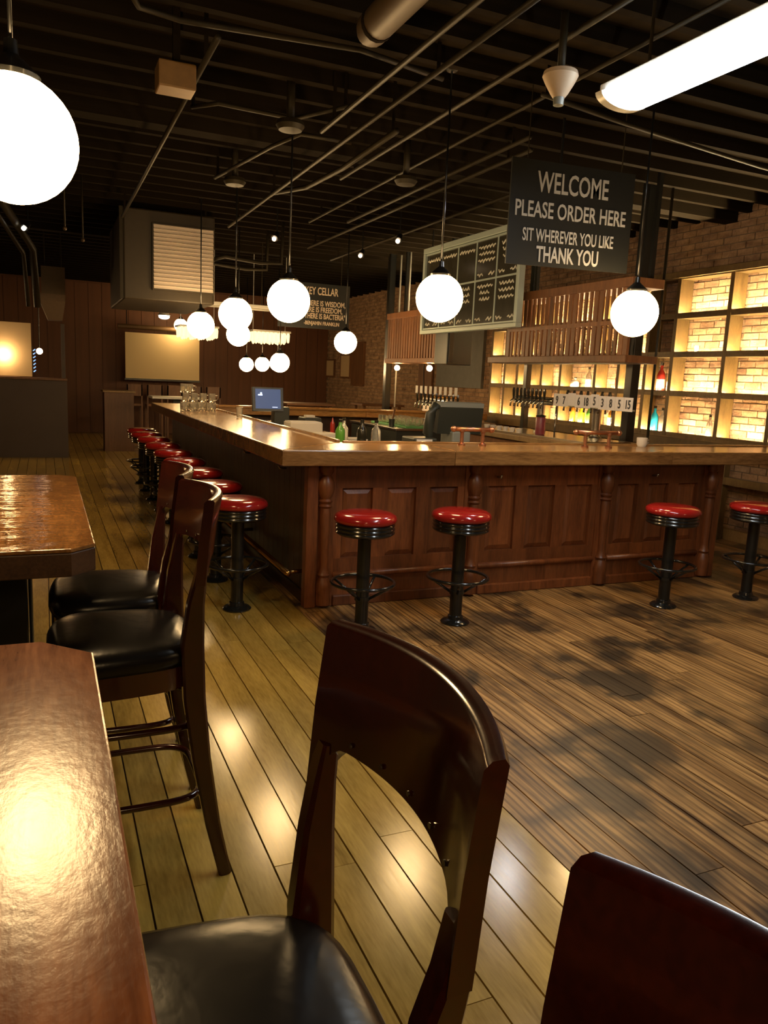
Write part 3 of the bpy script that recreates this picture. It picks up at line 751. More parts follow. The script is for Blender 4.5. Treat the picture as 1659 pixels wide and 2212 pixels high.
# ------------------------------------------------------------------ slatted racks over the taps
def rack(y0, y1, z0, z1, x0, x1, n, label, gapped=False):
    t = thing('slatted_rack', label, 'rack', ((x0 + x1) / 2, (y0 + y1) / 2, z0))
    MB().box(x0 - .02, x1, y0 - .02, y1 + .02, z1 - .09, z1, .005).build('top_beam', 'rack_wood', t)
    MB().box(x0 - .03, x1, y0 - .03, y1 + .35 * gapped, z0, z0 + .07, .005).build('bottom_beam', 'rack_wood', t)
    MB().box(x0, x0 + .03, y0, y0 + .06, z0 + .07, z1 - .09).build('end_stile', 'rack_wood', t)
    MB().box(x0, x0 + .03, y1 - .06, y1, z0 + .07, z1 - .09).build('end_stile', 'rack_wood', t)
    zm = z0 + (z1 - z0) * .48
    if gapped: MB().box(x0 - .005, x0 + .03, y0 + .06, y1 - .06, zm - .02, zm + .02).build('middle_rail', 'rack_wood', t)
    st = (y1 - y0 - .12) / n
    for k in range(n):
        ya = y0 + .06 + st * k
        wide = .72 if (k % 5 in (0, 4)) else .42
        if not gapped: wide = .6
        MB().box(x0 + .003, x0 + .022, ya + st * (1 - wide) / 2, ya + st * (1 + wide) / 2, z0 + .07, z1 - .09).build('slat', 'rack_wood', t)
    for yy in (y0 + .1, y1 - .1):
        MB().box(x1 - .07, x1 - .03, yy, yy + .04, z1, ZC).build('hanger_post', 'black_metal', t)
    return t
rk = rack(5.86, 7.95, 1.84, 2.62, 5.0, 5.36, 24, 'large slatted wooden glass rack hanging over the taps, backlit', True)
for k in range(9):     # pale stemware hanging in the lower half
    y = 6.15 + k * .2
    t = thing('hanging_glass', 'stemmed glass hanging inside the large slatted rack', 'glass', (5.2, y, 2.0), 'glasses hanging in the large slatted rack')
    MB().lathe([(.035, 2.19), (.035, 2.186), (.005, 2.18), (.005, 2.10), (.035, 2.06), (.04, 1.98), (.03, 1.94), (.028, 1.94)], (5.2, y, 0), 12).build('glass', 'clear_glass', t, SM)
    MB().box(5.14, 5.26, y - .035, y + .035, 2.191, 2.20).build('holder', 'rack_wood', t)
rk2 = rack(9.75, 11.45, 1.84, 2.60, 5.0, 5.3, 18, 'small slatted wooden rack with two bulbs underneath', False)
t = thing('end_cabinet', 'black box mounted at the end of the small slatted rack', 'cabinet', (5.15, 9.6, 1.8))
MB().box(4.96, 5.34, 9.35, 9.72, 1.82, 2.40, .01).build('case', 'dark_plastic', t)
MB().box(4.98, 5.05, 9.335, 9.35, 1.85, 2.37, .004).build('grille', 'black_metal', t)
MB().box(5.28, 5.32, 9.5, 9.56, 2.40, ZC).build('hanger_post', 'black_metal', t)
for (y, lab) in ((11.25, 'bare warm bulb under the small slatted rack, by the far column'), (10.12, 'bare warm bulb under the small slatted rack, by the black box')):
    t = thing('rack_bulb', lab, 'bulb', (5.1, y, 1.76))
    MB().lathe([(.03, 1.81), (.03, 1.838)], (5.1, y, 0), 12).build('socket', 'black_metal', t, SM)
    MB().sphere((5.1, y, 1.77), .042, 14, 10).build('bulb', 'bulb_light', t, True)

# ------------------------------------------------------------------ menu board
MX, MY0, MY1, MZ0, MZ1 = 4.82, 7.45, 9.86, 2.22, 3.35
mn = thing('menu_board', 'big hanging chalk menu board in a grey-green frame', 'menu board', (MX, 8.65, MZ0))
MB().box(MX, MX + .03, MY0 + .03, MY1 - .03, MZ0 + .03, MZ1 - .03).build('chalk_panel', 'chalk_board', mn)
for a in ((MY0, MY1, MZ0, MZ0 + .05), (MY0, MY1, MZ1 - .07, MZ1), (MY0, MY0 + .06, MZ0 + .05, MZ1 - .07), (MY1 - .06, MY1, MZ0 + .05, MZ1 - .07)):
    MB().box(MX - .035, MX + .045, *a, bev=.006).build('frame_rail', 'frame_grey', mn)
for a in ((MY0 + .06, MY1 - .06, MZ0 + .058, MZ0 + .075), (MY0 + .06, MY1 - .06, MZ1 - .098, MZ1 - .078)):
    MB().box(MX - .02, MX + .0, *a).build('inner_molding', 'frame_grey', mn)
zm = MZ0 + .57
MB().box(MX - .008, MX, MY0 + .06, MY1 - .06, zm, zm + .02).build('divider_bar', 'frame_grey', mn)
ydv = [MY0 + .06, 7.98, 8.46, 8.92, 9.36, MY1 - .06]
for y in ydv[1:-1]:
    MB().box(MX - .007, MX, y - .011, y + .011, MZ0 + .075, MZ1 - .098).build('divider_bar', 'frame_grey', mn)
def scribble(y0, y1, z, h, rows_=1, amp=1.0):
    """illegible chalk handwriting: a wavy raised line"""
    mb = MB(); n = max(5, int((y1 - y0) / .022)); pts = []
    for i in range(n + 1):
        y = y1 - (y1 - y0) * i / n
        pts.append((MX - .003, y, z + h * (.5 + .5 * math.sin(i * 2.3 + y * 9) * amp * random.uniform(.4, 1))))
    mb.tube(pts, .0095, 4)
    return mb.build('chalk_writing', 'chalk', mn)
for c in range(5):
    a, b_ = ydv[c] + .05, ydv[c + 1] - .05
    for r_, (z0, z1) in enumerate(((MZ0 + .1, zm - .02), (zm + .05, MZ1 - .13))):
        if r_ == 1 and c >= 2: scribble(a, b_, z1 - .07, .05); continue
        for k in range(3):
            wv = random.uniform(.5, 1); scribble(a + (b_ - a) * (1 - wv) / 2, b_ - (b_ - a) * (1 - wv) / 2, z1 - .07 - k * .075, .05)
        scribble(a, a + .12, z0, .05); scribble(b_ - .12, b_, z0, .05)
for y in (MY0 + .2, MY1 - .2):
    MB().tube([(MX, y, MZ1), (MX, y, ZC)], .008).build('hanger', 'black_metal', mn)

# ------------------------------------------------------------------ welcome sign
SY = 4.62
sg = thing('welcome_sign', 'hanging black welcome sign with grey capital lettering', 'sign', (3.36, SY, 2.38))
za, zb, sx0, sx1 = 2.385, 3.06, 2.855, 3.875
tl = .028   # the sign hangs a little askew
MB().poly([(sx0, SY, za), (sx1, SY, za + tl), (sx1, SY, zb + tl), (sx0, SY, zb), (sx0, SY + .012, za), (sx1, SY + .012, za + tl), (sx1, SY + .012, zb + tl), (sx0, SY + .012, zb)],
          [(0, 1, 2, 3), (7, 6, 5, 4), (0, 4, 5, 1), (1, 5, 6, 2), (2, 6, 7, 3), (3, 7, 4, 0)]).build('board', 'sign_black', sg)
xd = (1, 0, tl / (sx1 - sx0)); zd_ = (-.02, 0, 1)
def line(body, xa, xb, z, h, bold=.012):
    text('lettering', body, 'letter_white', sg, ((xa + xb) / 2, SY - .002, z + tl * ((xa + xb) / 2 - sx0) / (sx1 - sx0)), xd, zd_, h, bold=bold, align='CENTER', width=xb - xa)
line('WELCOME', 3.06, 3.65, 2.865, .135)
line('PLEASE ORDER HERE', 2.90, 3.82, 2.70, .105)
line('SIT WHEREVER YOU LIKE', 2.97, 3.73, 2.545, .085)
line('THANK YOU', 3.09, 3.61, 2.415, .105, .02)
for x in (sx0 + .12, sx1 - .12):
    MB().tube([(x, SY + .006, zb + tl * .5), (x, SY + .006, ZC)], .004, 6).build('chain', 'pipe_paint', sg)

# far quotation sign
qs = thing('quotation_sign', 'hanging black quotation sign with tan lettering over the far side of the bar', 'sign', (4.1, 12.2, 2.35))
q0, q1 = 3.42, 4.62
MB().box(q0, q1, 12.2, 12.215, 2.34, 3.05).build('board', 'sign_black', qs)
def qline(body, xa, xb, z, h):
    text('lettering', body, 'letter_tan', qs, ((xa + xb) / 2, 12.198, z), (1, 0, 0), (0, 0, 1), h, bold=.015, align='CENTER', width=xb - xa)
qline('WHISKEY CELLAR', 3.60, 4.42, 2.875, .12)
qline('"IN WINE THERE IS WISDOM,', 3.48, 4.55, 2.70, .085)
qline('IN BEER THERE IS FREEDOM,', 3.48, 4.50, 2.60, .085)
qline('IN WATER THERE IS BACTERIA"', 3.48, 4.55, 2.50, .085)
qline('-BENJAMIN FRANKLIN', 3.85, 4.45, 2.40, .06)
for x in (q0 + .15, q1 - .15): MB().tube([(x, 12.21, 3.05), (x, 12.21, ZC)], .006, 6).build('chain', 'pipe_paint', qs)

# ------------------------------------------------------------------ inside the bar
t = thing('tap_counter', 'wooden tap counter standing inside the bar', 'counter', (4.95, 6.6, 0))
MB().box(4.5, 5.36, 5.72, 7.95, 0, 1.02).build('body', 'rack_wood', t)
MB().box(4.45, 5.38, 5.68, 8.0, 1.02, 1.075, .006).build('worktop', 'pale_wood', t)
MB().box(4.62, 5.2, 5.9, 7.8, 1.076, 1.088).build('drip_tray', 'steel', t)
t = thing('service_counter', 'dark low service counter behind the long side of the bar', 'counter', (2.6, 8.0, 0))
MB().box(2.35, 2.95, 6.6, 10.3, 0, .93).build('body', 'dark_plastic', t)
MB().box(2.33, 2.97, 6.58, 10.32, .93, .96, .004).build('worktop', 'steel', t)
t = thing('glass_station', 'dark glass station below the menu board', 'counter', (4.6, 9.4, 0))
MB().box(4.0, 5.0, 8.75, 10.3, 0, .96).build('body', 'dark_plastic', t)
MB().box(3.98, 5.02, 8.73, 10.32, .96, .99, .004).build('worktop', 'steel', t)
t = thing('register_stand', 'dark stand carrying the register inside the bar front', 'stand', (3.5, 6.6, 0))
MB().box(3.05, 3.98, 6.35, 6.95, 0, .93).build('body', 'dark_plastic', t)
MB().box(3.03, 4.0, 6.33, 6.97, .93, .96, .004).build('worktop', 'black_gloss', t)

def tap_tower(y0, y1, yc, lab, n, x=5.0, z=1.43):
    t = thing('tap_tower', lab, 'beer tap', (x, yc, 1.088))
    for yy in yc if isinstance(yc, tuple) else (yc,):
        MB().lathe([(.07, 1.088), (.07, 1.105), (.045, 1.12), (.045, z)], (x, yy, 0), 16).build('column', 'steel', t, SM)
    MB().lathe([(.045, y0), (.045, y1)], (x, 0, z), 16, 'y').build('manifold', 'steel', t, SM)
    for k in range(n):
        y = y0 + .06 + (y1 - y0 - .12) * k / (n - 1)
        f = MB().tube([(x - .03, y, z), (x - .10, y, z + .005), (x - .13, y, z - .02), (x - .135, y, z - .08)], .011, 8).build('faucet', 'steel', t, True)
        MB().lathe([(.010, z + .01), (.013, z + .04), (.018, z + .10), (.012, z + .13)], (x - .10, y, 0), 8).build('tap_handle', 'bottle_dark', f, SM)
    return t
def tap_towers():
    tap_tower(6.903, 7.62, 7.15, 'chrome tap tower with dark handles beside the slim black column', 9)
    tap_tower(5.85, 6.62, 6.2, 'chrome tap tower half hidden behind the number cards', 7)
tap_towers()
tt = tap_tower(8.35, 9.6, 9.0, 'chrome tap tower with white tags below the menu board', 11, 4.75, 1.40)
tt.location.z = 1.02
for o in kids(tt): o.location.z += 0
tt.location = (4.75, 9.0, .99)
for k in range(9):
    y = 8.42 + k * .138
    tag(box('tap_tag', 'card_white', None, 4.64, 4.645, y, y + .07, 1.42, 1.52), 'blank white tag fixed to the tap tower below the menu board', 'tag', 'white tags on the far taps')
# number cards, reading toward the brick wall end
nums = ['9', '7', '', '6', '18', '5', '3', '8', '5', '15']
ys = 6.64; cw = .118
for k, s_ in enumerate(nums):
    ya = ys - k * cw
    zz = 1.395 + (.012 if k in (2, 5) else 0)
    t = thing('number_card', f'white card marked {s_} above the taps' if s_ else 'blank white card between cards above the taps', 'card', (4.795, ya, zz), 'number cards over the taps')
    MB().box(4.790, 4.795, ya - cw * .97, ya, zz, zz + .125).build('card', 'card_white', t)
    if s_: text('numeral', s_, 'ink_black', t, (4.788, ya - cw / 2, zz + .025), (0, -1, 0), (0, 0, 1), .08, xs=.7, bold=.02, align='CENTER')
labs = ['white card marked 5 next to card 3', 'white card marked 5 next to card 15']
fives = [o for o in COL.objects if o.get('label') == 'white card marked 5 above the taps']
for o, l_ in zip(fives, labs): o['label'] = l_
t = thing('card_rail', 'thin rail holding the number cards over the taps', 'rail', (4.86, 6.2, 1.088))
MB().box(4.797, 4.807, 5.44, 6.66, 1.40, 1.415).build('strip', 'steel', t)
for y in (5.74, 6.60): MB().tube([(4.802, y, 1.088), (4.802, y, 1.40)], .008).build('leg', 'steel', t, True)
t = thing('maroon_canister', 'dark maroon canister beside the chrome tap column', 'canister', (4.75, 6.78, 1.088))
MB().lathe([(.05, 1.09), (.052, 1.11), (.052, 1.26), (.045, 1.27)], (4.75, 6.78, 0), 16).build('body', 'maroon', t, SM)
MB().lathe([(.054, 1.27), (.054, 1.285), (.02, 1.295)], (4.75, 6.78, 0), 16).build('lid', 'bottle_dark', t, SM)
# rolled white cups on the tap counter edge
for k in range(6):
    x, y = 4.60, 7.6 - k * .13
    t = thing('white_cup', 'small white cup standing in a line on the tap counter', 'cup', (x, y, 1.088), 'white cups on the tap counter')
    MB().lathe([(.026, 1.089), (.036, 1.135), (.033, 1.135), (.024, 1.095)], (x, y, 0), 14).build('cup', 'ceramic', t, SM)
    MB().lathe([(.03, 1.0885), (.03, 1.0895)], (x, y, 0), 12).build('saucer_ring', 'ceramic', t)

# copper service rails standing on the bar top
def copper_rail(cx, cy, half, ang, lab):
    t = thing('service_rail', lab, 'rail', (cx, cy, HB))
    d = Vector((math.cos(ang), math.sin(ang), 0)); c = Vector((cx, cy, 0))
    a, b_ = c - d * half, c + d * half
    MB().tube([(a.x, a.y, 1.235), (b_.x, b_.y, 1.235)], .017, 12).build('grip', 'copper', t, True)
    for s_ in (-1, 1):
        e_ = c + d * half * s_
        MB().sphere((e_.x, e_.y, 1.235), .024, 12, 8).build('end_knob', 'copper', t, True)
        p = c + d * half * .55 * s_
        MB().lathe([(.030, HB), (.030, HB + .012), (.014, HB + .022), (.014, 1.21), (.022, 1.215), (.022, 1.235)], (p.x, p.y, 0), 14).build('post', 'copper', t, SM)
copper_rail(3.0, 5.16, .155, -.15, 'copper pipe rail on two posts on the bar top in front of the register')
copper_rail(4.1, 5.05, .20, -.1, 'copper pipe rail on two posts on the bar top in front of the number cards')
t = thing('coffee_mug', 'white mug on the bar top near the brick wall', 'mug', (4.72, 5.22, HB))
MB().lathe([(.035, HB), (.045, HB + .02), (.047, HB + .075), (.042, HB + .075), (.04, HB + .02)], (4.72, 5.22, 0), 18).build('body', 'ceramic', t, SM)
MB().tube([(4.765, 5.22, HB + .06), (4.79, 5.22, HB + .055), (4.79, 5.22, HB + .03), (4.765, 5.22, HB + .02)], .006).build('handle', 'ceramic', t, True)

# stacked glass mugs on the long side
for k, (x, y, lv) in enumerate(((1.50, 9.35, 0), (1.60, 9.30, 0), (1.70, 9.36, 0), (1.80, 9.32, 0), (1.55, 9.45, 0), (1.66, 9.47, 0), (1.76, 9.46, 0), (1.86, 9.44, 0),
                               (1.53, 9.38, 1), (1.63, 9.39, 1), (1.74, 9.40, 1), (1.58, 9.39, 2), (1.51, 9.42, 2), (1.84, 9.38, 1))):
    z = HB + lv * .105
    t = thing('glass_mug', 'clear glass mug piled on the long side of the bar top', 'glass', (x, y, z), 'piled glass mugs on the bar')
    MB().lathe([(.036, 0), (.040, .01), (.040, .104), (.036, .104), (.033, .02), (.01, .015)], (x, y, z), 14).build('glass', 'clear_glass', t, SM)
    MB().tube([(x + .038, y - .01, z + .085), (x + .065, y - .015, z + .08), (x + .065, y - .015, z + .035), (x + .038, y - .01, z + .025)], .006, 6).build('handle', 'clear_glass', t, True)
t = thing('water_glass', 'single empty glass on the long bar top by the monitor', 'glass', (1.9, 8.2, HB))
MB().lathe([(.03, HB), (.036, HB + .11), (.032, HB + .11), (.026, HB + .012)], (1.9, 8.2, 0), 14).build('glass', 'clear_glass', t, SM)
box('coaster', 'paper', t, 1.86, 1.94, 8.16, 8.24, HB, HB + .003)

# point of sale terminals
t = thing('sale_terminal', 'touch screen terminal showing a blue display behind the long bar side', 'monitor', (2.46, 8.55, .96))
def tilt(pts, c, a):
    r = Matrix.Rotation(a, 3, 'X'); return [tuple(r @ (Vector(p) - Vector(c)) + Vector(c)) for p in pts]
def slabbox(x0, x1, y0, y1, z0, z1, c, a):
    p = tilt([(x0,y0,z0),(x1,y0,z0),(x1,y1,z0),(x0,y1,z0),(x0,y0,z1),(x1,y0,z1),(x1,y1,z1),(x0,y1,z1)], c, a)
    return MB().poly(p, [(3,2,1,0),(4,5,6,7),(0,1,5,4),(1,2,6,5),(2,3,7,6),(3,0,4,7)])
cc = (2.3, 8.55, 1.2); ta = -.18
slabbox(2.12, 2.47, 8.5, 8.55, 1.165, 1.43, cc, ta).build('screen_case', 'dark_plastic', t)
s_ = slabbox(2.15, 2.44, 8.496, 8.50, 1.19, 1.41, cc, ta).build('display', 'monitor_light', t)
slabbox(2.18, 2.23, 8.492, 8.496, 1.335, 1.35, cc, ta).build('screen_icon', 'icon_light', s_)
slabbox(2.205, 2.225, 8.492, 8.496, 1.35, 1.37, cc, ta).build('screen_icon', 'icon_light', s_)
slabbox(2.34, 2.40, 8.492, 8.496, 1.205, 1.212, cc, ta).build('screen_icon', 'icon_light', s_)
MB().box(2.37, 2.55, 8.52, 8.66, .96, 1.22, .01).build('stand', 'dark_plastic', t)
MB().box(2.36, 2.62, 8.45, 8.75, .96, 1.0, .008).build('foot', 'dark_plastic', t)
t = thing('receipt_printer', 'small black receipt printer with white paper beside the blue display', 'printer', (2.75, 8.45, .96))
MB().box(2.66, 2.86, 8.3, 8.55, .961, 1.12, .012).build('case', 'dark_plastic', t)
MB().box(2.70, 2.80, 8.36, 8.46, 1.12, 1.145).build('paper_slip', 'paper', t)
t = thing('receipt_box', 'white box under the blue display', 'box', (2.45, 7.95, .96))
MB().box(2.36, 2.72, 7.85, 8.1, .961, 1.09, .006).build('carton', 'paper', t)
MB().box(2.37, 2.71, 7.86, 8.09, 1.09, 1.1).build('lid', 'card_white', t)
t = thing('register', 'large dark register terminal seen from behind inside the bar front', 'register', (3.55, 6.6, .96))
cc = (3.6, 6.6, 1.15)
slabbox(3.42, 3.90, 6.55, 6.63, 1.10, 1.355, cc, .12).build('screen_back', 'dark_plastic', t)
slabbox(3.42, 3.90, 6.55, 6.63, 1.357, 1.40, cc, .12).build('top_bezel', 'grey_plastic', t)
MB().box(3.56, 3.76, 6.5, 6.75, .96, 1.12, .015).build('stand', 'grey_plastic', t)
MB().tube([(3.40, 6.56, 1.37), (3.34, 6.55, 1.28), (3.32, 6.55, 1.10), (3.36, 6.55, 1.02)], .05, 10).build('side_arm', 'dark_plastic', t, True)
MB().box(3.12, 3.36, 6.42, 6.7, .96, 1.06, .012).build('cash_drawer', 'dark_plastic', t)
MB().box(3.14, 3.30, 6.405, 6.42, 1.03, 1.05).build('label_strip', 'card_white', t)
# paper piles and bottles on the service counter
for k, (x, y, h, lab) in enumerate(((2.62, 7.55, .05, 'flat pile of white papers on the service counter'), (2.78, 7.2, .03, 'low pile of white papers near the clear carafes'))):
    t = thing('paper_pile', lab, 'papers', (x, y, .96))
    for j in range(4): MB().box(x - .12 + j * .006, x + .12 + j * .004, y - .16, y + .14 - j * .01, .961 + j * h / 4, .9605 + (j + 1) * h / 4).build('paper_sheet', 'paper', t)
for (x, y, mt, lab) in ((2.62, 6.95, 'clear_glass', 'clear carafe nearest the papers on the service counter'), (2.74, 6.78, 'bottle_dark', 'dark bottle between the carafes on the service counter'), (2.86, 6.72, 'clear_glass', 'clear carafe at the end of the service counter'), (2.5, 6.72, 'bottle_green', 'green bottle at the end of the service counter')):
    bottle(x, y, .96, mt, lab, .24, .045, None, 'bottles on the service counter')
t = thing('red_squeeze_bottle', 'slim red squeeze bottle beside the receipt printer', 'bottle', (2.92, 8.1, .96))
MB().lathe([(.025, .961), (.027, 1.07), (.022, 1.09)], (2.92, 8.1, 0), 12).build('body', 'bottle_red', t, SM)
MB().lathe([(.014, 1.09), (.004, 1.14)], (2.92, 8.1, 0), 10).build('nozzle', 'bottle_red', t, SM)
t = thing('wooden_stick', 'wooden muddler leaning out of a dark cup by the green mat', 'stick', (4.05, 9.3, .99))
MB().tube([(4.08, 9.1, 1.0), (4.13, 9.12, 1.21)], .014, 8).build('shaft', 'rack_wood', t, True)
MB().lathe([(.035, .991), (.04, 1.09), (.036, 1.09)], (4.085, 9.1, 0), 12).build('cup', 'dark_plastic', t, SM)
# green drying mat with rows of small glasses
t = thing('drying_mat', 'green rubber drying mat below the menu board', 'mat', (4.35, 9.4, .99))
MB().box(4.15, 4.62, 8.8, 9.95, .991, 1.01, .004).build('mat', 'mat_green', t)
for k in range(6): MB().box(4.17, 4.60, 8.85 + k * .19, 8.87 + k * .19, 1.01, 1.016).build('ridge', 'mat_green', t)
for a in range(8):
    for c in range(3):
        x, y = 4.24 + c * .15, 8.95 + a * .125
        t = thing('shot_glass', 'upturned small glass drying on the green mat', 'glass', (x, y, 1.016), 'small glasses on the green mat')
        MB().lathe([(.036, 1.0165), (.030, 1.10), (.012, 1.10)], (x, y, 0), 10).build('glass', 'clear_glass', t, SM)
        MB().lathe([(.031, 1.1005), (.031, 1.106)], (x, y, 0), 10).build('foot', 'clear_glass', t, SM)
t = thing('white_bin', 'white plastic bin on the far bar top under the bulbs', 'bin', (5.75, 10.95, HB))
MB().box(5.55, 5.95, 10.85, 11.2, HB, HB + .22, .01).build('tub', 'card_white', t)
MB().box(5.53, 5.97, 10.83, 11.22, HB + .22, HB + .245, .006).build('rim', 'brass', t)

# ------------------------------------------------------------------ far end of the room
t = thing('projection_screen', 'pulled-down tan projection screen in a dark corner', 'screen', (2.6, 19.3, 1.3))
MB().box(1.76, 3.47, 19.3, 19.31, 1.345, 2.40).build('fabric', 'screen_fabric', t)
MB().lathe([(.055, 1.6), (.055, 3.62)], (0, 19.32, 2.53), 14, 'x').build('roller_case', 'brown_paint', t, SM)
MB().box(1.74, 3.49, 19.28, 19.32, 1.30, 1.345).build('hem_bar', 'bottle_dark', t)
for x in (1.8, 3.4): MB().tube([(x, 19.32, 2.55), (x, 19.32, ZC)], .012).build('hanger', 'black_metal', t)
for k in range(5):
    t = thing('far_chair', 'dark chair standing in the row under the projection screen', 'chair', (1.9 + k * .45, 18.9, 0), 'chairs under the projection screen')
    x = 1.9 + k * .45
    MB().box(x - .18, x + .18, 18.72, 19.08, .72, .77, .01).build('seat', 'bench_wood', t)
    MB().box(x - .18, x + .18, 18.70, 18.73, .95, 1.22, .006).build('backrest', 'bench_wood', t)
    for sx in (-.16, .16):
        MB().box(x + sx - .016, x + sx + .016, 18.70, 18.732, 0, 1.22).build('leg', 'bench_wood', t)
        MB().box(x + sx - .016, x + sx + .016, 19.05, 19.08, 0, .72).build('leg', 'bench_wood', t)
t = thing('host_cabinet', 'brown wooden cabinet with a bright top edge at the far end of the bar', 'cabinet', (1.3, 15.7, 0))
MB().box(1.03, 1.56, 15.5, 16.0, 0, 1.11).build('body', 'bench_wood', t)
MB().box(1.0, 1.59, 15.47, 16.03, 1.11, 1.145, .005).build('top', 'pale_wood', t)
t = thing('far_table', 'small far table with a pale top right of the wooden cabinet', 'table', (2.2, 14.6, 0))
MB().box(1.75, 2.7, 14.3, 14.9, 1.06, 1.10, .006).build('table_top', 'white_metal', t)
MB().box(2.15, 2.27, 14.54, 14.66, .03, 1.06).build('pedestal', 'black_metal', t)
MB().box(2.0, 2.42, 14.4, 14.8, 0, .03).build('foot_plate', 'black_metal', t)
for (x0, y0, lab) in ((3.9, 13.2, 'far table just beyond the bar, under the low globes'), (5.6, 13.9, 'far table beyond the bar beside the brick wall')):
    t = thing('far_table', lab, 'table', (x0 + .4, y0 + .3, 0))
    MB().box(x0, x0 + .9, y0, y0 + .6, 1.06, 1.10, .006).build('table_top', 'bench_wood', t)
    for (dx, dy) in ((.05, .05), (.8, .05), (.05, .5), (.8, .5)): MB().box(x0 + dx, x0 + dx + .05, y0 + dy, y0 + dy + .05, 0, 1.06).build('leg', 'bench_wood', t)
for (y0, y1, z0, z1, mt, lab) in ((19.3, 19.95, 1.58, 2.05, 'beige_panel', 'pale wall panel nearest the back corner of the brick wall'), (18.15, 18.85, 1.57, 2.17, 'beige_panel', 'middle pale wall panel on the brick wall'), (17.25, 18.05, 1.40, 2.44, 'bench_wood', 'tall wooden wall panel on the brick wall')):
    t = thing('wall_panel', lab, 'panel', (6.97, (y0 + y1) / 2, z0))
    MB().box(6.95, 6.985, y0 + .04, y1 - .04, z0 + .04, z1 - .04).build('sheet', mt, t)
    for a in ((y0, y1, z0, z0 + .04), (y0, y1, z1 - .04, z1), (y0, y0 + .04, z0 + .04, z1 - .04), (y1 - .04, y1, z0 + .04, z1 - .04)):
        MB().box(6.94, 6.985, *a).build('frame_rail', 'bench_wood', t)
t = thing('notice_board', 'dark narrow board hung on the brick between the two bulbs', 'board', (6.95, 13.9, 1.2))
MB().box(6.93, 6.98, 13.65, 14.25, 1.15, 2.2, .01).build('board', 'bench_wood', t)
MB().tube([(6.92, 13.95, 2.2), (6.92, 13.98, 1.8), (6.92, 13.93, 1.3)], .008).build('cord', 'black_metal', t)
pipe('riser_pipe', 'pale conduit on the brick wall beyond the small slatted rack', [(6.96, 15.9, .1), (6.96, 15.9, 3.2)], .03, 'pipe_paint')

# partition with lit panel at the dark left corner
t = thing('booth_partition', 'mauve-brown half partition with a lit beige board above it', 'partition', (-.6, 14.5, 0))
MB().box(-2.6, .36, 14.4, 14.5, 0, 1.31).build('half_wall', 'mauve_panel', t)
MB().box(-2.6, .37, 14.36, 14.54, 1.31, 1.35, .005).build('cap', 'bench_wood', t)
MB().box(-1.6, -.18, 14.52, 14.56, 1.36, 2.24).build('beige_board', 'beige_panel', t)
MB().box(.28, .34, 14.42, 14.48, 1.35, 2.26, .005).build('end_post', 'mauve_panel', t)
t = thing('wall_lamp', 'warm lamp glowing on the beige board of the partition', 'lamp', (-.62, 14.45, 1.71))
MB().sphere((-.60, 14.42, 1.71), .075, 16, 10).build('bulb', 'wall_lamp_light', t, True)
MB().tube([(-.60, 14.47, 1.71), (-.60, 14.52, 1.71)], .03, 10).build('mount', 'brass', t, True)
t = thing('wall_lamp', 'added unseen warm lamp farther along the beige board of the partition', 'lamp', (-1.3, 14.45, 1.71))  # added lamp outside the view, for more reflection on the worn table
MB().sphere((-1.3, 14.42, 1.71), .075, 16, 10).build('bulb', 'wall_lamp_light', t, True)
MB().tube([(-1.3, 14.47, 1.71), (-1.3, 14.52, 1.71)], .03, 10).build('mount', 'brass', t, True)
t = thing('small_lamp', 'tiny round lamp in the dark gap beside the beige board', 'lamp', (-.06, 15.4, 1.8))
MB().sphere((-.06, 15.4, 1.80), .055, 14, 8).build('bulb', 'spot_light', t, True)
MB().tube([(-.06, 15.4, 1.85), (-.06, 15.4, ZC)], .008).build('rod', 'black_metal', t)
t = thing('neon_strip', 'short blue neon strip at the edge of the beige board', 'neon light', (-.14, 14.53, 1.42))
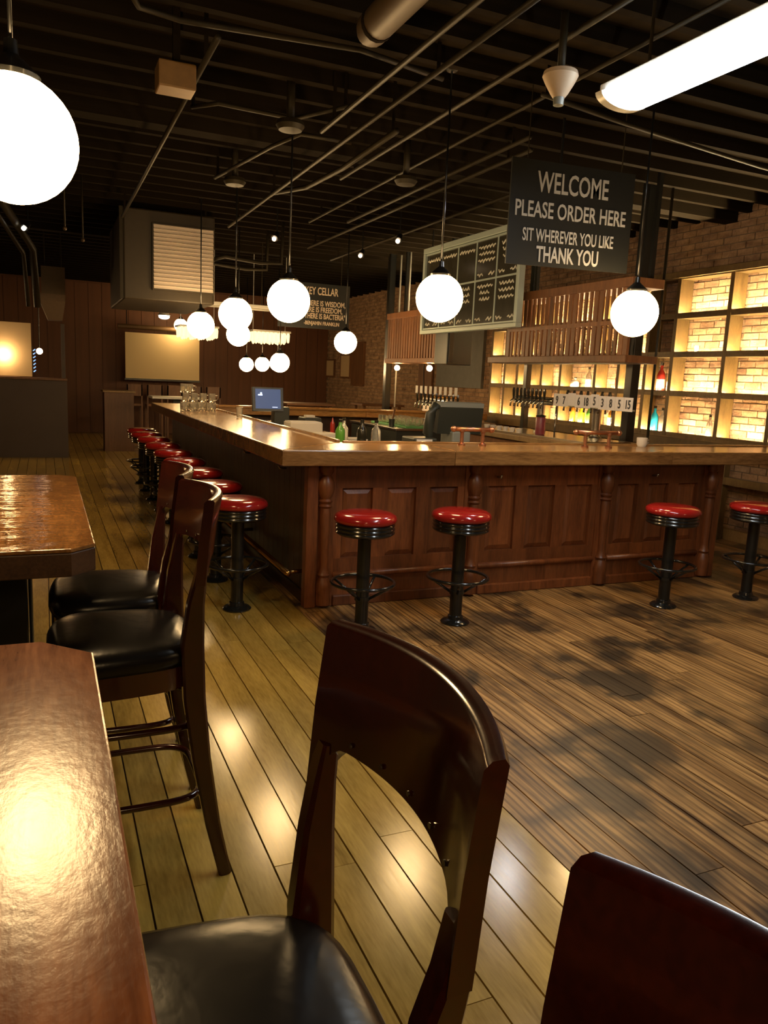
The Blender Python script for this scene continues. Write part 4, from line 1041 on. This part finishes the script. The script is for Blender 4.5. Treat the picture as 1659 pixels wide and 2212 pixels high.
for k in range(7): MB().tube([(-.155, 14.52, 1.44 + k * .058), (-.12, 14.52, 1.47 + k * .058)], .009, 6).build('segment', 'neon_blue', t, True)
MB().box(-.175, -.165, 14.52, 14.54, 1.42, 1.86).build('backing', 'dark_plastic', t)
t = thing('duct_drop', 'brown sheet-metal duct drop narrowing downwards in the dark corner', 'duct', (.16, 13.2, 2.2))
MB().poly([(.0, 13, 2.62), (.33, 13, 2.62), (.33, 13.3, 2.62), (0, 13.3, 2.62), (0, 13, 3.02), (.33, 13, 3.02), (.33, 13.3, 3.02), (0, 13.3, 3.02)], [(3,2,1,0),(4,5,6,7),(0,1,5,4),(1,2,6,5),(2,3,7,6),(3,0,4,7)]).build('upper_box', 'duct_paint', t)
MB().poly([(.08, 13.03, 2.24), (.28, 13.03, 2.24), (.28, 13.27, 2.24), (.08, 13.27, 2.24), (-.03, 12.99, 2.52), (.33, 12.99, 2.52), (.33, 13.31, 2.52), (-.03, 13.31, 2.52), (-.03, 12.99, 2.62), (.33, 12.99, 2.62), (.33, 13.31, 2.62), (-.03, 13.31, 2.62)],
          [(3,2,1,0),(0,1,5,4),(1,2,6,5),(2,3,7,6),(3,0,4,7),(4,5,9,8),(5,6,10,9),(6,7,11,10),(7,4,8,11),(8,9,10,11)]).build('hopper', 'brown_paint', t)
for (x, y) in ((.05, 13.15), (.28, 13.15)): MB().tube([(x, y, 3.02), (x, y, ZC)], .01).build('hanger', 'pipe_paint', t)
for (x, y, z) in ((.22, 8.3, 2.86), (.42, 9.2, 2.9)):
    t = thing('pull_rod', 'short pale rod hanging from the joists near the first globe', 'rod', (x, y, z), 'hanging rods in the dark corner')
    MB().tube([(x, y, z), (x, y, ZC)], .008, 8).build('rod', 'pipe_paint', t, True)
    MB().sphere((x, y, z), .02, 10, 6).build('knob', 'duct_paint', t, True)
# added globes, unseen behind the camera, as fill light on the near chairs
globe((-.07, -1.1, 2.30), .20, 'added unseen white globe pendant over the near end of the reddish table row', None)
globe((4.6, -1.2, 2.2), .16, 'added unseen white globe pendant over the open floor away from the bar', None)
